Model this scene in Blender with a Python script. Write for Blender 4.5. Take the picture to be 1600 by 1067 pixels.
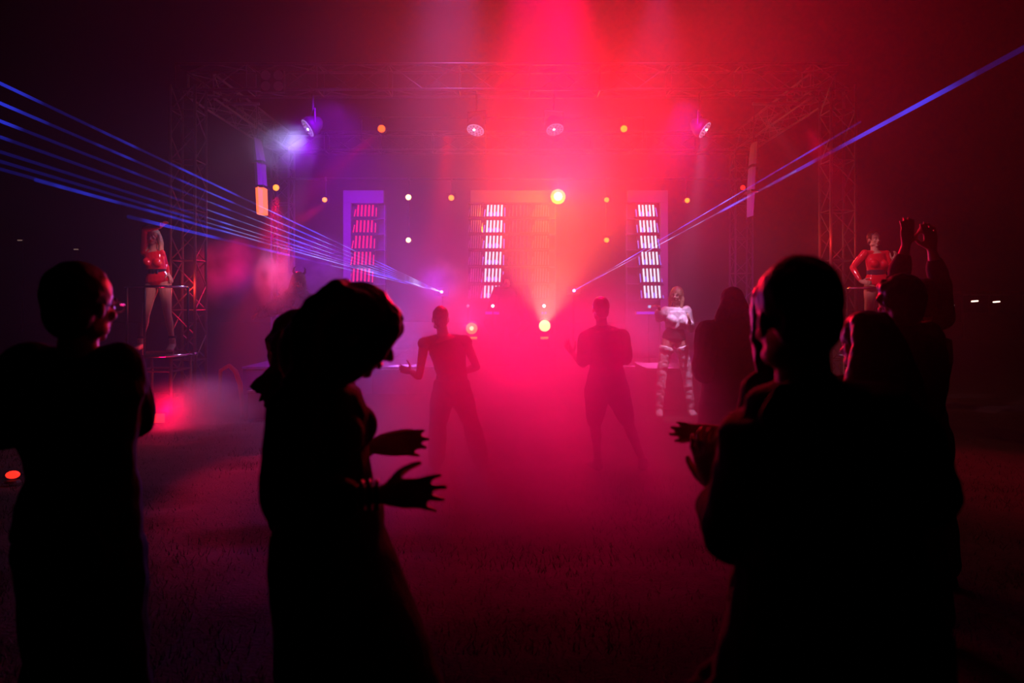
import bpy, bmesh, math, random
import numpy as np
from mathutils import Vector, Matrix
random.seed(7)
for o in list(bpy.data.objects):
    bpy.data.objects.remove(o, do_unlink=True)
sc = bpy.context.scene
COL = sc.collection
V = Vector
F = 1067.0           # focal length in pixels of the 1600 px wide frame
HZ = 474.0           # row of the horizon
CZ = 1.65            # camera height

def P(px, py, d):
    """the point seen at pixel (px, py) at distance d in front of the camera"""
    return V(((px - 800.0) / F * d, d, CZ - (py - HZ) / F * d))

# ------------------------------------------------------------------ camera
cam_data = bpy.data.cameras.new('camera')
cam = bpy.data.objects.new('camera', cam_data); COL.objects.link(cam)
cam.location = (0, 0, CZ); cam.rotation_euler = (math.pi / 2, 0, 0)
cam_data.sensor_width = 36.0; cam_data.lens = 36.0 * F / 1600.0
cam_data.shift_y = -(533.5 - HZ) / 1600.0
cam_data.clip_start = 0.05; cam_data.clip_end = 400
cam_data.dof.use_dof = True; cam_data.dof.focus_distance = 8.5; cam_data.dof.aperture_fstop = 2.0
sc.camera = cam

# ------------------------------------------------------------------ world, view, light paths
w = bpy.data.worlds.new('night'); sc.world = w; w.use_nodes = True
w.node_tree.nodes['Background'].inputs[0].default_value = (0.02, 0.01, 0.02, 1)
w.node_tree.nodes['Background'].inputs[1].default_value = 0.004
sc.view_settings.view_transform = 'Standard'; sc.view_settings.look = 'None'
sc.view_settings.gamma = 1.0; sc.view_settings.exposure = 0.0
sc.view_settings.use_curve_mapping = False
sc.cycles.use_denoising = True
sc.cycles.volume_bounces = 0
sc.cycles.max_bounces = 6
sc.cycles.transparent_max_bounces = 24
sc.cycles.sample_clamp_indirect = 4.0
sc.cycles.volume_step_rate = 1.5
sc.cycles.volume_max_steps = 128

# ------------------------------------------------------------------ lights
def point(name, loc, col, watt, r=0.05):
    l = bpy.data.lights.new(name, 'POINT'); l.color = col; l.energy = watt; l.shadow_soft_size = r
    o = bpy.data.objects.new(name, l); o.location = loc; COL.objects.link(o); return o

def spot(name, loc, target, col, watt, deg, blend=0.6, r=0.06):
    l = bpy.data.lights.new(name, 'SPOT'); l.color = col; l.energy = watt
    l.spot_size = math.radians(deg); l.spot_blend = blend; l.shadow_soft_size = r
    o = bpy.data.objects.new(name, l); o.location = loc
    o.rotation_euler = (V(target) - V(loc)).to_track_quat('-Z', 'Y').to_euler()
    COL.objects.link(o); return o

RED = (1.0, 0.0, 0.035); ORANGE = (1.0, 0.10, 0.02); VIOLET = (0.30, 0.02, 1.0); LAV = (0.55, 0.40, 1.0)
PINK = (1.0, 0.02, 0.16); MAG = (1.0, 0.02, 0.35)
A1 = P(851, 509, 12.55); A0 = P(737, 513, 12.55); LSP = P(688, 452, 12.6)
HAZE = 0.045
#LIGHTS
spot('beam_light', A1, P(870, 215, 7.0), (1.0, 0.12, 0.06), 6000, 30, 0.9)
spot('flood_beam', P(872, 307, 13.3), P(950, 120, 8.0), (1.0, 0.0, 0.022), 15000, 50, 1.0)
point('flare_light', P(872, 307, 13.2), (1.0, 0.26, 0.0), 210, 0.12)
point('tower_light', P(297, 452, 10.35), (1.0, 0.03, 0.02), 14)
point('tower_light', P(1285, 375, 10.35), (1.0, 0.02, 0.02), 12)
spot('beam_light', A0, P(690, 400, 8.0), (1.0, 0.02, 0.15), 1300, 36, 0.9)
spot('low_light', P(800, 590, 12.2), P(820, 640, 5.6), (1.0, 0.0, 0.05), 3200, 44, 1.0, 0.25)
spot('added_red_wash', (0.9, 10.6, 6.9), P(845, 660, 6.6), (1.0, 0.0, 0.06), 13000, 25, 1.0, 0.3)  # added lamp above the frame, no fixture; lights the low smoke
spot('added_front_wash', (0.3, 8.6, 6.6), P(850, 590, 6.0), (1.0, 0.0, 0.12), 4800, 30, 1.0)  # unseen lamp added overhead to light the haze before the dancers
spot('added_red_wash', P(700, 205, 10.8), P(650, 890, 4.3), (1.0, 0.0, 0.0), 2600, 9, 1.0)  # added spot without a fixture, reddens a patch of foreground ground
spot('violet_wash', (-0.9, 10.3, 6.9), P(655, 520, 9.6), (0.48, 0.20, 1.0), 2200, 42, 1.0, 0.5)  # added out of view above the frame to tint the left haze
spot('violet_low', P(635, 545, 13.0), P(645, 470, 7.0), (0.42, 0.13, 1.0), 1100, 56, 1.0, 0.5)  # added soft source without a lamp body, for violet haze at left
spot('magenta_low', P(1005, 535, 13.0), P(985, 480, 7.0), (0.85, 0.08, 0.5), 700, 54, 1.0, 0.5)  # magenta counterpart on the right, likewise added with no lamp body
spot('violet_wash', P(520, 160, 10.2), P(530, 420, 13.2), (0.28, 0.0, 1.0), 3200, 85, 1.0, 0.5)
spot('magenta_wash', P(1070, 160, 10.2), P(1060, 430, 13.0), (0.70, 0.01, 0.6), 1600, 75, 1.0, 0.3)
spot('magenta_wash', (2.3, 10.5, 6.9), P(985, 560, 9.6), (0.9, 0.10, 0.5), 700, 42, 1.0)  # another lamp added out of view overhead, for magenta haze at right
spot('white_wash', P(476, 206, 10.8), P(400, 250, 10.0), (0.45, 0.45, 1.0), 170, 80, 1.0, 0.15)
spot('laser_glow', LSP, P(600, 420, 8.0), (0.22, 0.01, 1.0), 140, 60, 1.0)
spot('red_beam', P(588, 210, 13.3), P(430, 345, 11.6), (1.0, 0.0, 0.05), 2600, 13, 0.8)
spot('red_beam', P(431, 303, 13.3), P(424, 452, 9.6), (1.0, 0.0, 0.04), 4500, 13, 0.8)
spot('red_beam', P(507, 320, 13.3), P(352, 415, 11.5), (1.0, 0.0, 0.04), 1300, 24, 0.8)
point('box_light', P(258, 640, 9.0), (1.0, 0.0, 0.055), 30, 0.1)
spot('violet_wash', P(500, 205, 10.3), P(340, 650, 9.2), (0.5, 0.25, 1.0), 600, 22, 1.0)
spot('red_ground', P(1262, 200, 9.9), P(1540, 740, 6.6), (1.0, 0.0, 0.05), 600, 34, 1.0)
spot('pink_key', P(420, 160, 8.0), P(245, 430, 9.6), (1.0, 0.30, 0.42), 260, 15, 0.7)
spot('pink_key', P(1180, 160, 8.0), P(1366, 420, 9.6), (1.0, 0.35, 0.5), 260, 15, 0.7)
spot('lavender_key', P(1101, 203, 9.0), P(1053, 592, 9.9), (0.85, 0.5, 1.0), 900, 15, 1.0)
#ENDLIGHTS

# ------------------------------------------------------------------ materials
def mat(name, col, rough=0.7, metal=0.0, spec=0.3, noise=0.0, nscale=20.0, bump=0.0, bscale=60.0, coat=0.0, sheen=0.0):
    m = bpy.data.materials.new(name); m.use_nodes = True
    nt = m.node_tree; b = nt.nodes['Principled BSDF']
    b.inputs['Base Color'].default_value = (*col, 1)
    b.inputs['Roughness'].default_value = rough; b.inputs['Metallic'].default_value = metal
    b.inputs['Specular IOR Level'].default_value = spec
    b.inputs['Coat Weight'].default_value = coat; b.inputs['Sheen Weight'].default_value = sheen
    tc = nt.nodes.new('ShaderNodeTexCoord')
    if noise > 0:
        n = nt.nodes.new('ShaderNodeTexNoise'); n.inputs['Scale'].default_value = nscale; n.inputs['Detail'].default_value = 4
        nt.links.new(tc.outputs['Object'], n.inputs['Vector'])
        mx = nt.nodes.new('ShaderNodeMix'); mx.data_type = 'RGBA'
        mx.inputs[6].default_value = (*[c * (1 - noise) for c in col], 1)
        mx.inputs[7].default_value = (*[min(1, c * (1 + noise)) for c in col], 1)
        nt.links.new(n.outputs['Fac'], mx.inputs[0]); nt.links.new(mx.outputs[2], b.inputs['Base Color'])
    if bump > 0:
        n2 = nt.nodes.new('ShaderNodeTexNoise'); n2.inputs['Scale'].default_value = bscale; n2.inputs['Detail'].default_value = 5
        nt.links.new(tc.outputs['Object'], n2.inputs['Vector'])
        bp = nt.nodes.new('ShaderNodeBump'); bp.inputs['Strength'].default_value = bump; bp.inputs['Distance'].default_value = 0.01
        nt.links.new(n2.outputs['Fac'], bp.inputs['Height']); nt.links.new(bp.outputs[0], b.inputs['Normal'])
    return m

def emis(name, col, strength, sample=False):
    m = bpy.data.materials.new(name); m.use_nodes = True
    b = m.node_tree.nodes['Principled BSDF']
    b.inputs['Base Color'].default_value = (0.02, 0.02, 0.02, 1)
    b.inputs['Emission Color'].default_value = (*col, 1); b.inputs['Emission Strength'].default_value = strength
    if not sample: m.cycles.emission_sampling = 'NONE'
    return m

M = dict(
    steel=mat('steel', (0.13, 0.13, 0.145), 0.5, 0.5, noise=0.15),
    dark_metal=mat('dark_metal', (0.03, 0.03, 0.035), 0.45, 0.6, noise=0.2),
    black_paint=mat('black_paint', (0.015, 0.015, 0.017), 0.6, noise=0.2),
    frame_board=mat('frame_board', (0.17, 0.16, 0.18), 0.8, noise=0.06, nscale=3),
    stage_black=mat('stage_black', (0.05, 0.045, 0.05), 0.7, noise=0.3, nscale=5),
    deck=mat('deck', (0.12, 0.11, 0.12), 0.5, noise=0.3, nscale=6),
    ground=mat('ground', (0.045, 0.036, 0.03), 0.95, noise=0.45, nscale=9, bump=0.9, bscale=55),
    grass=mat('grass', (0.035, 0.032, 0.02), 0.8, noise=0.4, nscale=6),
    chrome=mat('chrome', (0.8, 0.8, 0.82), 0.15, 1.0),
    glass_dark=mat('lens_dark', (0.25, 0.25, 0.3), 0.15, 0.2, coat=0.6),
    glossdeck=mat('gloss_deck', (0.08, 0.07, 0.08), 0.15, 0.0, spec=0.6, coat=0.5),
    cloth_black=mat('cloth_black', (0.022, 0.02, 0.024), 0.9, spec=0.08, noise=0.3, nscale=12, bump=0.3),
    cloth_grey=mat('cloth_grey', (0.07, 0.06, 0.065), 0.9, spec=0.1, noise=0.3, nscale=12, bump=0.3),
    cloth_white=mat('cloth_white', (0.75, 0.72, 0.72), 0.8, spec=0.2, noise=0.1, nscale=8, bump=0.5),
    skin=mat('skin', (0.55, 0.33, 0.24), 0.55, spec=0.3, noise=0.06, nscale=15),
    skin_dark=mat('skin_dark', (0.20, 0.10, 0.07), 0.5, spec=0.35, noise=0.08, nscale=15),
    latex=mat('latex', (0.75, 0.01, 0.03), 0.12, spec=0.7, coat=1.0),
    leather_white=mat('leather_white', (0.8, 0.78, 0.8), 0.35, spec=0.5, bump=0.4, bscale=25),
    belt=mat('belt', (0.03, 0.03, 0.06), 0.3, 0.3, spec=0.6),
    hair_blonde=mat('hair_blonde', (0.55, 0.38, 0.22), 0.5, spec=0.4, noise=0.3, nscale=40),
    hair_dark=mat('hair_dark', (0.03, 0.018, 0.012), 0.45, spec=0.4, noise=0.3, nscale=40),
    hair_brown=mat('hair_brown', (0.10, 0.045, 0.02), 0.45, spec=0.4, noise=0.3, nscale=40),
    eye=mat('eye', (0.85, 0.85, 0.85), 0.1), iris=mat('iris', (0.03, 0.02, 0.015), 0.1),
    lip=mat('lip', (0.45, 0.08, 0.08), 0.4), shoe=mat('shoe', (0.04, 0.04, 0.045), 0.5),
    fur=mat('fur_cloak', (0.035, 0.03, 0.06), 0.7, spec=0.4, noise=0.4, nscale=30, bump=1.0, bscale=40),
    tube_red=mat('tube_red', (0.25, 0.02, 0.03), 0.4),
    box_beige=mat('box_beige', (0.45, 0.32, 0.18), 0.7),
)
E = dict(
    white_tube=emis('glow_white_tube', (0.62, 0.82, 1.0), 1.6), red_tube=emis('glow_red_tube', (1.0, 0.0, 0.09), 1.3),
    blue_tube=emis('glow_blue_tube', (0.12, 0.16, 1.0), 1.1), dim_red=emis('glow_dim_red', (0.8, 0.0, 0.06), 0.8),
    orange=emis('glow_orange', (1.0, 0.20, 0.0), 3.5), redlamp=emis('glow_red', (1.0, 0.02, 0.01), 2.0),
    warm=emis('glow_warm', (1.0, 0.55, 0.2), 6.0), flare=emis('glow_flare', (1.0, 0.6, 0.03), 1.8), star=emis('glow_star', (1.0, 0.75, 0.3), 7.0),
    wash=emis('glow_wash', (0.55, 0.42, 0.85), 0.55), spark=emis('glow_spark', (1, 0.9, 1), 6.0),
    blue=emis('glow_blue', (0.10, 0.03, 1.0), 0.9), cyan=emis('glow_cyan', (0.15, 0.5, 0.9), 1.5),
    street=emis('glow_street', (1.0, 0.75, 0.6), 2.5), dimstreet=emis('glow_dim_street', (1.0, 0.6, 0.5), 0.15),
    painted_glow=emis('painted_panel_glow', (1.0, 0.12, 0.02), 2.2), ember=emis('glow_ember', (1.0, 0.09, 0.0), 3.0), laserdot=emis('glow_laser', (0.5, 0.3, 1.0), 8.0),
)

# ------------------------------------------------------------------ mesh building
class MB:
    def __init__(s): s.v = []; s.f = []
    def box(s, c, size, rot=None):
        c = V(c); n = len(s.v)
        for dz in (-.5, .5):
            for dx, dy in ((-.5, -.5), (.5, -.5), (.5, .5), (-.5, .5)):
                p = V((dx * size[0], dy * size[1], dz * size[2]))
                if rot is not None: p = rot @ p
                s.v.append(c + p)
        for q in ((3, 2, 1, 0), (4, 5, 6, 7), (0, 1, 5, 4), (1, 2, 6, 5), (2, 3, 7, 6), (3, 0, 4, 7)):
            s.f.append([n + i for i in q])
        return s
    def rings(s, rings, n=12, cap=True):
        """rings: (centre, side vector, front vector)"""
        b = len(s.v)
        for c, a, e in rings:
            for k in range(n):
                t = 2 * math.pi * k / n
                s.v.append(V(c) + V(a) * math.cos(t) + V(e) * math.sin(t))
        for r in range(len(rings) - 1):
            for k in range(n):
                k2 = (k + 1) % n
                s.f.append([b + r * n + k, b + r * n + k2, b + (r + 1) * n + k2, b + (r + 1) * n + k])
        if cap:
            s.f.append([b + k for k in reversed(range(n))])
            e = b + (len(rings) - 1) * n
            s.f.append([e + k for k in range(n)])
        return s
    def tube(s, pts, radii, n=8, round_ends=False):
        pts = [V(p) for p in pts]
        if not hasattr(radii, '__len__'): radii = [radii] * len(pts)
        if round_ends:
            d0 = (pts[0] - pts[1]).normalized(); d1 = (pts[-1] - pts[-2]).normalized()
            r0, r1 = radii[0], radii[-1]
            pre = [(pts[0] + d0 * r0 * q, r0 * math.sqrt(max(0.01, 1 - q * q))) for q in (0.95, 0.7)]
            post = [(pts[-1] + d1 * r1 * q, r1 * math.sqrt(max(0.01, 1 - q * q))) for q in (0.7, 0.95)]
            pts = [p for p, _ in pre] + pts + [p for p, _ in post]
            radii = [r for _, r in pre] + list(radii) + [r for _, r in post]
        rs = []; side = None
        for i, p in enumerate(pts):
            t = (pts[min(i + 1, len(pts) - 1)] - pts[max(i - 1, 0)])
            t = t.normalized() if t.length > 1e-9 else V((0, 0, 1))
            if side is None:
                ref = V((0, 0, 1)) if abs(t.z) < 0.9 else V((1, 0, 0))
                side = t.cross(ref).normalized()
            else:
                side = (side - t * side.dot(t))
                side = side.normalized() if side.length > 1e-6 else t.orthogonal().normalized()
            fr = t.cross(side)
            rs.append((p, side * radii[i], fr * radii[i]))
        return s.rings(rs, n)
    def ell(s, c, a, b_, c3, n=12, m=7):
        """ellipsoid with the three half axes a, b_, c3 as vectors"""
        rs = []
        for i in range(m + 1):
            t = -math.pi / 2 + math.pi * (i + 0.35) / (m + 0.7)
            rs.append((V(c) + V(c3) * math.sin(t), V(a) * math.cos(t), V(b_) * math.cos(t)))
        return s.rings(rs, n)
    def disc(s, c, normal, r, thick, n=20):
        nrm = V(normal).normalized(); a = nrm.orthogonal().normalized(); e = nrm.cross(a)
        return s.rings([(V(c) - nrm * thick / 2, a * r, e * r), (V(c) + nrm * thick / 2, a * r, e * r)], n)
    def mesh(s, name):
        me = bpy.data.meshes.new(name); me.from_pydata([tuple(v) for v in s.v], [], s.f); me.validate(); me.update()
        return me
    def obj(s, name, m, parent=None, smooth=False, bevel=0.0):
        me = s.mesh(name)
        if m is not None: me.materials.append(m)
        if smooth:
            for p in me.polygons: p.use_smooth = True
        o = bpy.data.objects.new(name, me); COL.objects.link(o)
        if bevel > 0:
            b = o.modifiers.new('bevel', 'BEVEL'); b.width = bevel; b.segments = 2; b.limit_method = 'ANGLE'
        if parent is not None:
            o.parent = parent
            o.matrix_parent_inverse = Matrix.Translation(-parent_loc(parent))
        return o

def parent_loc(p):
    return V(p.location) if p.parent is None else V((0, 0, 0))

def tag(o, label, cat, group=None, kind=None):
    if label: o['label'] = label
    if cat: o['category'] = cat
    if group: o['group'] = group
    if kind: o['kind'] = kind
    return o
def struct(o, label=None):
    o['kind'] = 'structure'
    if label: o['label'] = label
    return o
def thing(name, label, cat, loc=(0, 0, 0), group=None):
    o = bpy.data.objects.new(name, None); o.location = loc; o.empty_display_size = 0.1; COL.objects.link(o)
    return tag(o, label, cat, group)
def copy_tree(o, parent=None):
    c = o.copy(); COL.objects.link(c)
    if parent is not None: c.parent = parent
    for ch in list(o.children): copy_tree(ch, c)
    return c

# ------------------------------------------------------------------ the setting: ground, stage
def grid_ground():
    xs = np.concatenate([np.linspace(-40, -9, 16), np.linspace(-8.8, 8.8, 150), np.linspace(9, 40, 16)])
    ys = np.concatenate([np.linspace(-2, 12, 190), np.linspace(12.3, 60, 40)])
    X, Y = np.meshgrid(xs, ys)
    rs = np.random.RandomState(3); Z = np.zeros_like(X)
    for k in range(40):
        a = rs.uniform(0, 6.28); fq = rs.uniform(0.5, 14); ph = rs.uniform(0, 6.28)
        Z += np.sin((X * math.cos(a) + Y * math.sin(a)) * fq + ph) * 0.010 / (1 + fq * 0.25)
    Z = np.minimum(Z - 0.012, 0.0)
    nx, ny = len(xs), len(ys)
    vs = np.stack([X, Y, Z], -1).reshape(-1, 3)
    idx = np.arange(nx * ny).reshape(ny, nx)
    fs = np.stack([idx[:-1, :-1], idx[:-1, 1:], idx[1:, 1:], idx[1:, :-1]], -1).reshape(-1, 4)
    me = bpy.data.meshes.new('ground'); me.from_pydata(vs.tolist(), [], fs.tolist()); me.update()
    for p in me.polygons: p.use_smooth = True
    me.materials.append(M['ground'])
    o = bpy.data.objects.new('floor', me); COL.objects.link(o)
    struct(o, 'trampled sandy ground with short dry grass')
grid_ground()

def grass():
    rs = np.random.RandomState(5); n = 70000
    y = 2.2 + (rs.rand(n) ** 1.4) * 8.0
    x = (rs.rand(n) * 2 - 1) * (0.75 * y + 0.3)
    patch = np.sin(x * 2.1 + 1) * np.cos(y * 1.7) + np.sin(x * 5 + y * 3) * 0.5
    keep = rs.rand(n) < np.clip(0.55 + 0.35 * patch, 0.12, 1); x = x[keep]; y = y[keep]; n = len(x)
    h = rs.uniform(0.012, 0.045, n); wd = rs.uniform(0.0015, 0.0035, n)
    a = rs.rand(n) * 6.283; lx = rs.normal(0, 0.02, n); ly = rs.normal(0, 0.02, n)
    v = np.zeros((n, 3, 3))
    v[:, 0] = np.stack([x - wd * np.cos(a), y - wd * np.sin(a), np.full(n, -0.02)], -1)
    v[:, 1] = np.stack([x + wd * np.cos(a), y + wd * np.sin(a), np.full(n, -0.02)], -1)
    v[:, 2] = np.stack([x + lx, y + ly, h - 0.01], -1)
    me = bpy.data.meshes.new('grass')
    me.vertices.add(3 * n); me.vertices.foreach_set('co', v.reshape(-1))
    me.loops.add(3 * n); me.loops.foreach_set('vertex_index', np.arange(3 * n, dtype=np.int32))
    me.polygons.add(n); me.polygons.foreach_set('loop_start', np.arange(0, 3 * n, 3, dtype=np.int32))
    me.update(calc_edges=True); me.materials.append(M['grass'])
    o = bpy.data.objects.new('grass', me); COL.objects.link(o)
    tag(o, 'short dry trampled grass covering the ground of the dance floor', 'grass', kind='stuff')
grass()

# stage: a low deck with a front skirt; floor panels are pieces
SY0, SY1, SX0, SX1, SZ = 12.4, 17.0, -4.9, 4.5, 0.5
stage = thing('stage', 'low black stage deck at the back carrying the disc jockey table', 'stage', (0, SY0, 0))
nsx, nsy = 8, 4
pm = None
for i in range(nsx):
    for j in range(nsy):
        x0 = SX0 + (SX1 - SX0) * i / nsx; y0 = SY0 + (SY1 - SY0) * j / nsy
        wx = (SX1 - SX0) / nsx; wy = (SY1 - SY0) / nsy
        if pm is None:
            pm = MB().box((0, 0, 0), (wx - .012, wy - .012, .05)).mesh('deck_panel'); pm.materials.append(M['deck'])
        o = bpy.data.objects.new('deck_panel', pm); COL.objects.link(o); o.parent = stage
        o.location = (x0 + wx / 2, y0 + wy / 2 - SY0, SZ - .025)
for i in range(nsx):
    wx = (SX1 - SX0) / nsx
    MB().box((SX0 + wx * (i + .5), SY0 + .03, (SZ - .06) / 2), (wx - .012, .02, SZ - .06)).obj('skirt_panel', M['stage_black'], stage)
MB().box(((SX0 + SX1) / 2, SY0 - .004, SZ - .015), (SX1 - SX0, .02, .03)).obj('edge_strip', M['steel'], stage)
for i in range(nsx + 1):
    x = SX0 + .06 + (SX1 - SX0 - .12) * i / nsx
    MB().tube([(x, SY0 + .25, 0), (x, SY0 + .25, SZ - .05)], .03).obj('leg', M['dark_metal'], stage)
    MB().tube([(x, SY1 - .1, 0), (x, SY1 - .1, SZ - .05)], .03).obj('leg', M['dark_metal'], stage)

# black box platforms beside the stage (right one stands at the boots dancer's side)
def plinth(c, size, label):
    t = thing('plinth', label, 'plinth', (c[0], c[1], 0), 'low black plinths at the foot of the stage')
    MB().box((c[0], c[1], size[2] / 2), size).obj('body', M['stage_black'], t, bevel=.01)
    MB().box((c[0], c[1], size[2] + .012), (size[0] + .02, size[1] + .02, .02)).obj('top', M['deck'], t)
plinth((2.62, 11.1, 0), (1.05, 1.0, .62), 'low black plinth behind the dancer in white boots')
plinth((-3.30, 10.3, 0), (.95, 1.1, .38), 'low black plinth under the horned cloaked performer')

# ------------------------------------------------------------------ truss
def truss_seg(mb, p, q, wdt, up=V((0, 0, 1)), bay=0.4, r=.024):
    """four chords and zigzag bracing between p and q; returns (chords, braces) as builders"""
    p, q = V(p), V(q); ax = (q - p).normalized(); a = ax.cross(up).normalized() * wdt / 2; e = up.normalized() * wdt / 2
    cn = [(a + e), (a - e), (-a - e), (-a + e)]
    chords = [MB().tube([p + c, q + c], r, 8) for c in cn]
    n = max(1, int(round((q - p).length / bay))); br = []
    for k in range(n):
        s0 = p + (q - p) * (k / n); s1 = p + (q - p) * ((k + 1) / n)
        for i in range(4):
            c0, c1 = cn[i], cn[(i + 1) % 4]
            if k % 2: c0, c1 = c1, c0
            br.append(MB().tube([s0 + c0, s1 + c1], r * .45, 5))
            if k % 2 == 0: br.append(MB().tube([s0 + cn[i], s0 + cn[(i + 1) % 4]], r * .45, 5))
    return chords, br
def truss(name, label, p, q, wdt, up, group, bay=0.4, vertical=False):
    t = thing(name, label, 'truss', tuple(V(p) if vertical else (V(p) + V(q)) / 2), group)
    ch, br = truss_seg(None, p, q, wdt, up, bay)
    for c in ch: c.obj('chord', M['steel'], t, smooth=True)
    for b in br: b.obj('brace', M['steel'], t)
    return t
TX = 5.1
TZ = 5.22
truss('truss_tower', 'steel lattice tower beside the red-suited dancer with raised arm', (-TX + .03, 10.7, 0), (-TX + .03, 10.7, TZ - .2), .38, V((0, 1, 0)), 'truss towers', vertical=True)
truss('truss_tower', 'steel lattice tower behind the head of the large man', (TX, 10.7, 0), (TX, 10.7, TZ - .2), .38, V((0, 1, 0)), 'truss towers', vertical=True)
truss('truss_tower', 'steel lattice tower at the back left corner of the stage', (-TX, 15.2, 0), (-TX, 15.2, TZ - .2), .38, V((0, 1, 0)), 'truss towers', vertical=True)
truss('truss_tower', 'steel lattice tower at the back right corner of the stage', (TX, 15.2, 0), (TX, 15.2, TZ - .2), .38, V((0, 1, 0)), 'truss towers', vertical=True)
truss('truss_beam', 'long horizontal lattice truss across the front above the stage', (-TX - .2, 10.95, TZ), (TX + .2, 10.95, TZ), .4, V((0, 0, 1)), 'overhead trusses', bay=.55)
truss('truss_beam', 'horizontal lattice truss across the back above the tube panels', (-TX - .2, 15.2, TZ), (TX + .2, 15.2, TZ), .4, V((0, 0, 1)), 'overhead trusses', bay=.6)
truss('truss_beam', 'lattice truss running back from the left front tower', (-TX, 11.2, TZ), (-TX, 15.0, TZ), .4, V((0, 0, 1)), 'overhead trusses', bay=.5)
truss('truss_beam', 'lattice truss running back from the right front tower', (TX, 11.2, TZ), (TX, 15.0, TZ), .4, V((0, 0, 1)), 'overhead trusses', bay=.5)

# ------------------------------------------------------------------ frames with stacked tube lights
TD = 14.0
def tube_light(cx, cy, cz, wdt, h, tilt, kind, label, group):
    t = thing('tube_light', label, 'tube light', (cx, cy, cz - h / 2), group)
    hd = MB(); T = .02
    hd.box((cx, cy + .10, cz), (wdt, .02, h))
    hd.box((cx, cy + .05, cz - h / 2 + .01), (wdt, .12, .02)); hd.box((cx, cy + .05, cz + h / 2 - .01), (wdt, .12, .02))
    hd.obj('housing', M['black_paint'], t)
    m = {'white': E['white_tube'], 'red': E['red_tube'], 'dim': E['dim_red'], 'off': M['glass_dark']}[kind]
    side = {'white': E['blue_tube'], 'red': E['red_tube'], 'dim': E['dim_red'], 'off': M['glass_dark']}[kind]
    n = 5; pitch = wdt * .155
    for k in range(n):
        x = cx + (k - (n - 1) / 2) * pitch
        MB().tube([(x - tilt * h / 2, cy, cz + h * .40), (x + tilt * h / 2, cy - .01, cz - h * .40)], .019 if kind != 'off' else .014, 6).obj('tube', m, t)
    for sgn in (-1, 1):
        x = cx + sgn * wdt * .44
        MB().tube([(x - tilt * h / 2, cy + .03, cz + h * (.22 if sgn > 0 else .1)), (x + tilt * h / 2 + sgn * .01, cy, cz - h * .42)], .012, 6).obj('edge_tube', side, t)
    if kind == 'white':
        for k in range(2):
            MB().disc((cx + (k - .6) * wdt * .3, cy + .07, cz - h * .22), (0, 1, 0), .055, .02, 10).obj('glow_disc', E['blue_tube'], t)  # emissive discs paint the bluish reflections behind the tubes
    return t
ORD = ['topmost', 'second from top', 'third from top', 'fourth from top', 'fifth from top', 'lowest']
rows_y = [(320, 338), (344, 363), (368, 388), (393, 414), (419, 441), (446, 466)]
def stack(xtop, xbot, wpx, kind, where, group, rows=rows_y):
    for i, (y0, y1) in enumerate(rows):
        u = i / 5.0; px = xtop + (xbot - xtop) * u; ww = wpx * (1 + .05 * u)
        c = P(px, (y0 + y1) / 2, TD); tube_light(c.x, c.y, c.z, ww * TD / F, (y1 - y0 + 4) * TD / F, (.06 if xbot > xtop + 2 else -.04), kind, ORD[i] + ' ' + where, group)
lab = {'L': 'of the red glowing tube units in the left frame', 'W': 'of the white tube units in the centre frame',
       'D': 'of the dark red tube units in the centre frame', 'R': 'of the white-blue tube units in the right frame',
       'P': 'of the pale unlit tube units right in the centre frame', 'Q': 'of the unlit tube units left in the centre frame'}
stack(571, 563, 37, 'red', lab['L'], 'red tube units of the left frame', )
stack(773, 769, 35, 'white', lab['W'], 'white tube units of the centre frame')
stack(812, 812, 36, 'dim', lab['D'], 'dark red tube units of the centre frame')
stack(845, 844, 26, 'off', lab['P'], 'unlit tube units of the centre frame')
stack(743, 743, 22, 'off', lab['Q'], 'unlit tube units of the centre frame')
stack(1010, 1019, 35, 'white', lab['R'], 'white-blue tube units of the right frame')

def frame(x0, x1, y0, ytop, sides, label):
    """portal of pale boards: top panel, side panels, shelves"""
    d = TD + .05
    c = P((x0 + x1) / 2, ytop, d)
    t = thing('portal_frame', label, 'frame', (c.x, d, SZ), 'pale board frames at the back of the stage')
    s = d / F; xa, xb = (x0 - 800) * s, (x1 - 800) * s
    za, zb = CZ - (y0 - HZ) * s, CZ - (ytop - HZ) * s
    MB().box(((xa + xb) / 2, d, (za + zb) / 2), (xb - xa, .10, za - zb)).obj('top_panel', M['frame_board'], t, bevel=.008)
    for p0, p1 in sides:
        pa, pb = (p0 - 800) * s, (p1 - 800) * s
        MB().box(((pa + pb) / 2, d, (zb + SZ) / 2), (pb - pa, .10, zb - SZ)).obj('side_panel', M['frame_board'], t, bevel=.008)
    MB().box(((xa + xb) / 2, d + .28, (zb + SZ) / 2), (xb - xa, .02, zb - SZ)).obj('back_panel', M['stage_black'], t)
    for k in range(6):
        z = CZ - ((341.5, 365.5, 390.5, 416.5, 443.5, 469)[k] - HZ) * s
        MB().box(((xa + xb) / 2, d + .12, z), (xb - xa - .02, .22, .012)).obj('shelf', M['steel'], t)
    for xx in (xa + .01, xb - .01):
        MB().box((xx, d + .1, (zb + SZ) / 2), (.015, .02, zb - SZ)).obj('upright', M['steel'], t)
frame(537, 600, 298, 318, [(537, 549)], 'pale board frame around the red tube units on the left')
frame(735, 869, 298, 317, [], 'wide pale board frame around the centre tube units')
frame(980, 1043, 298, 317, [(1031, 1043)], 'pale board frame around the white-blue tube units on the right')

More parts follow.
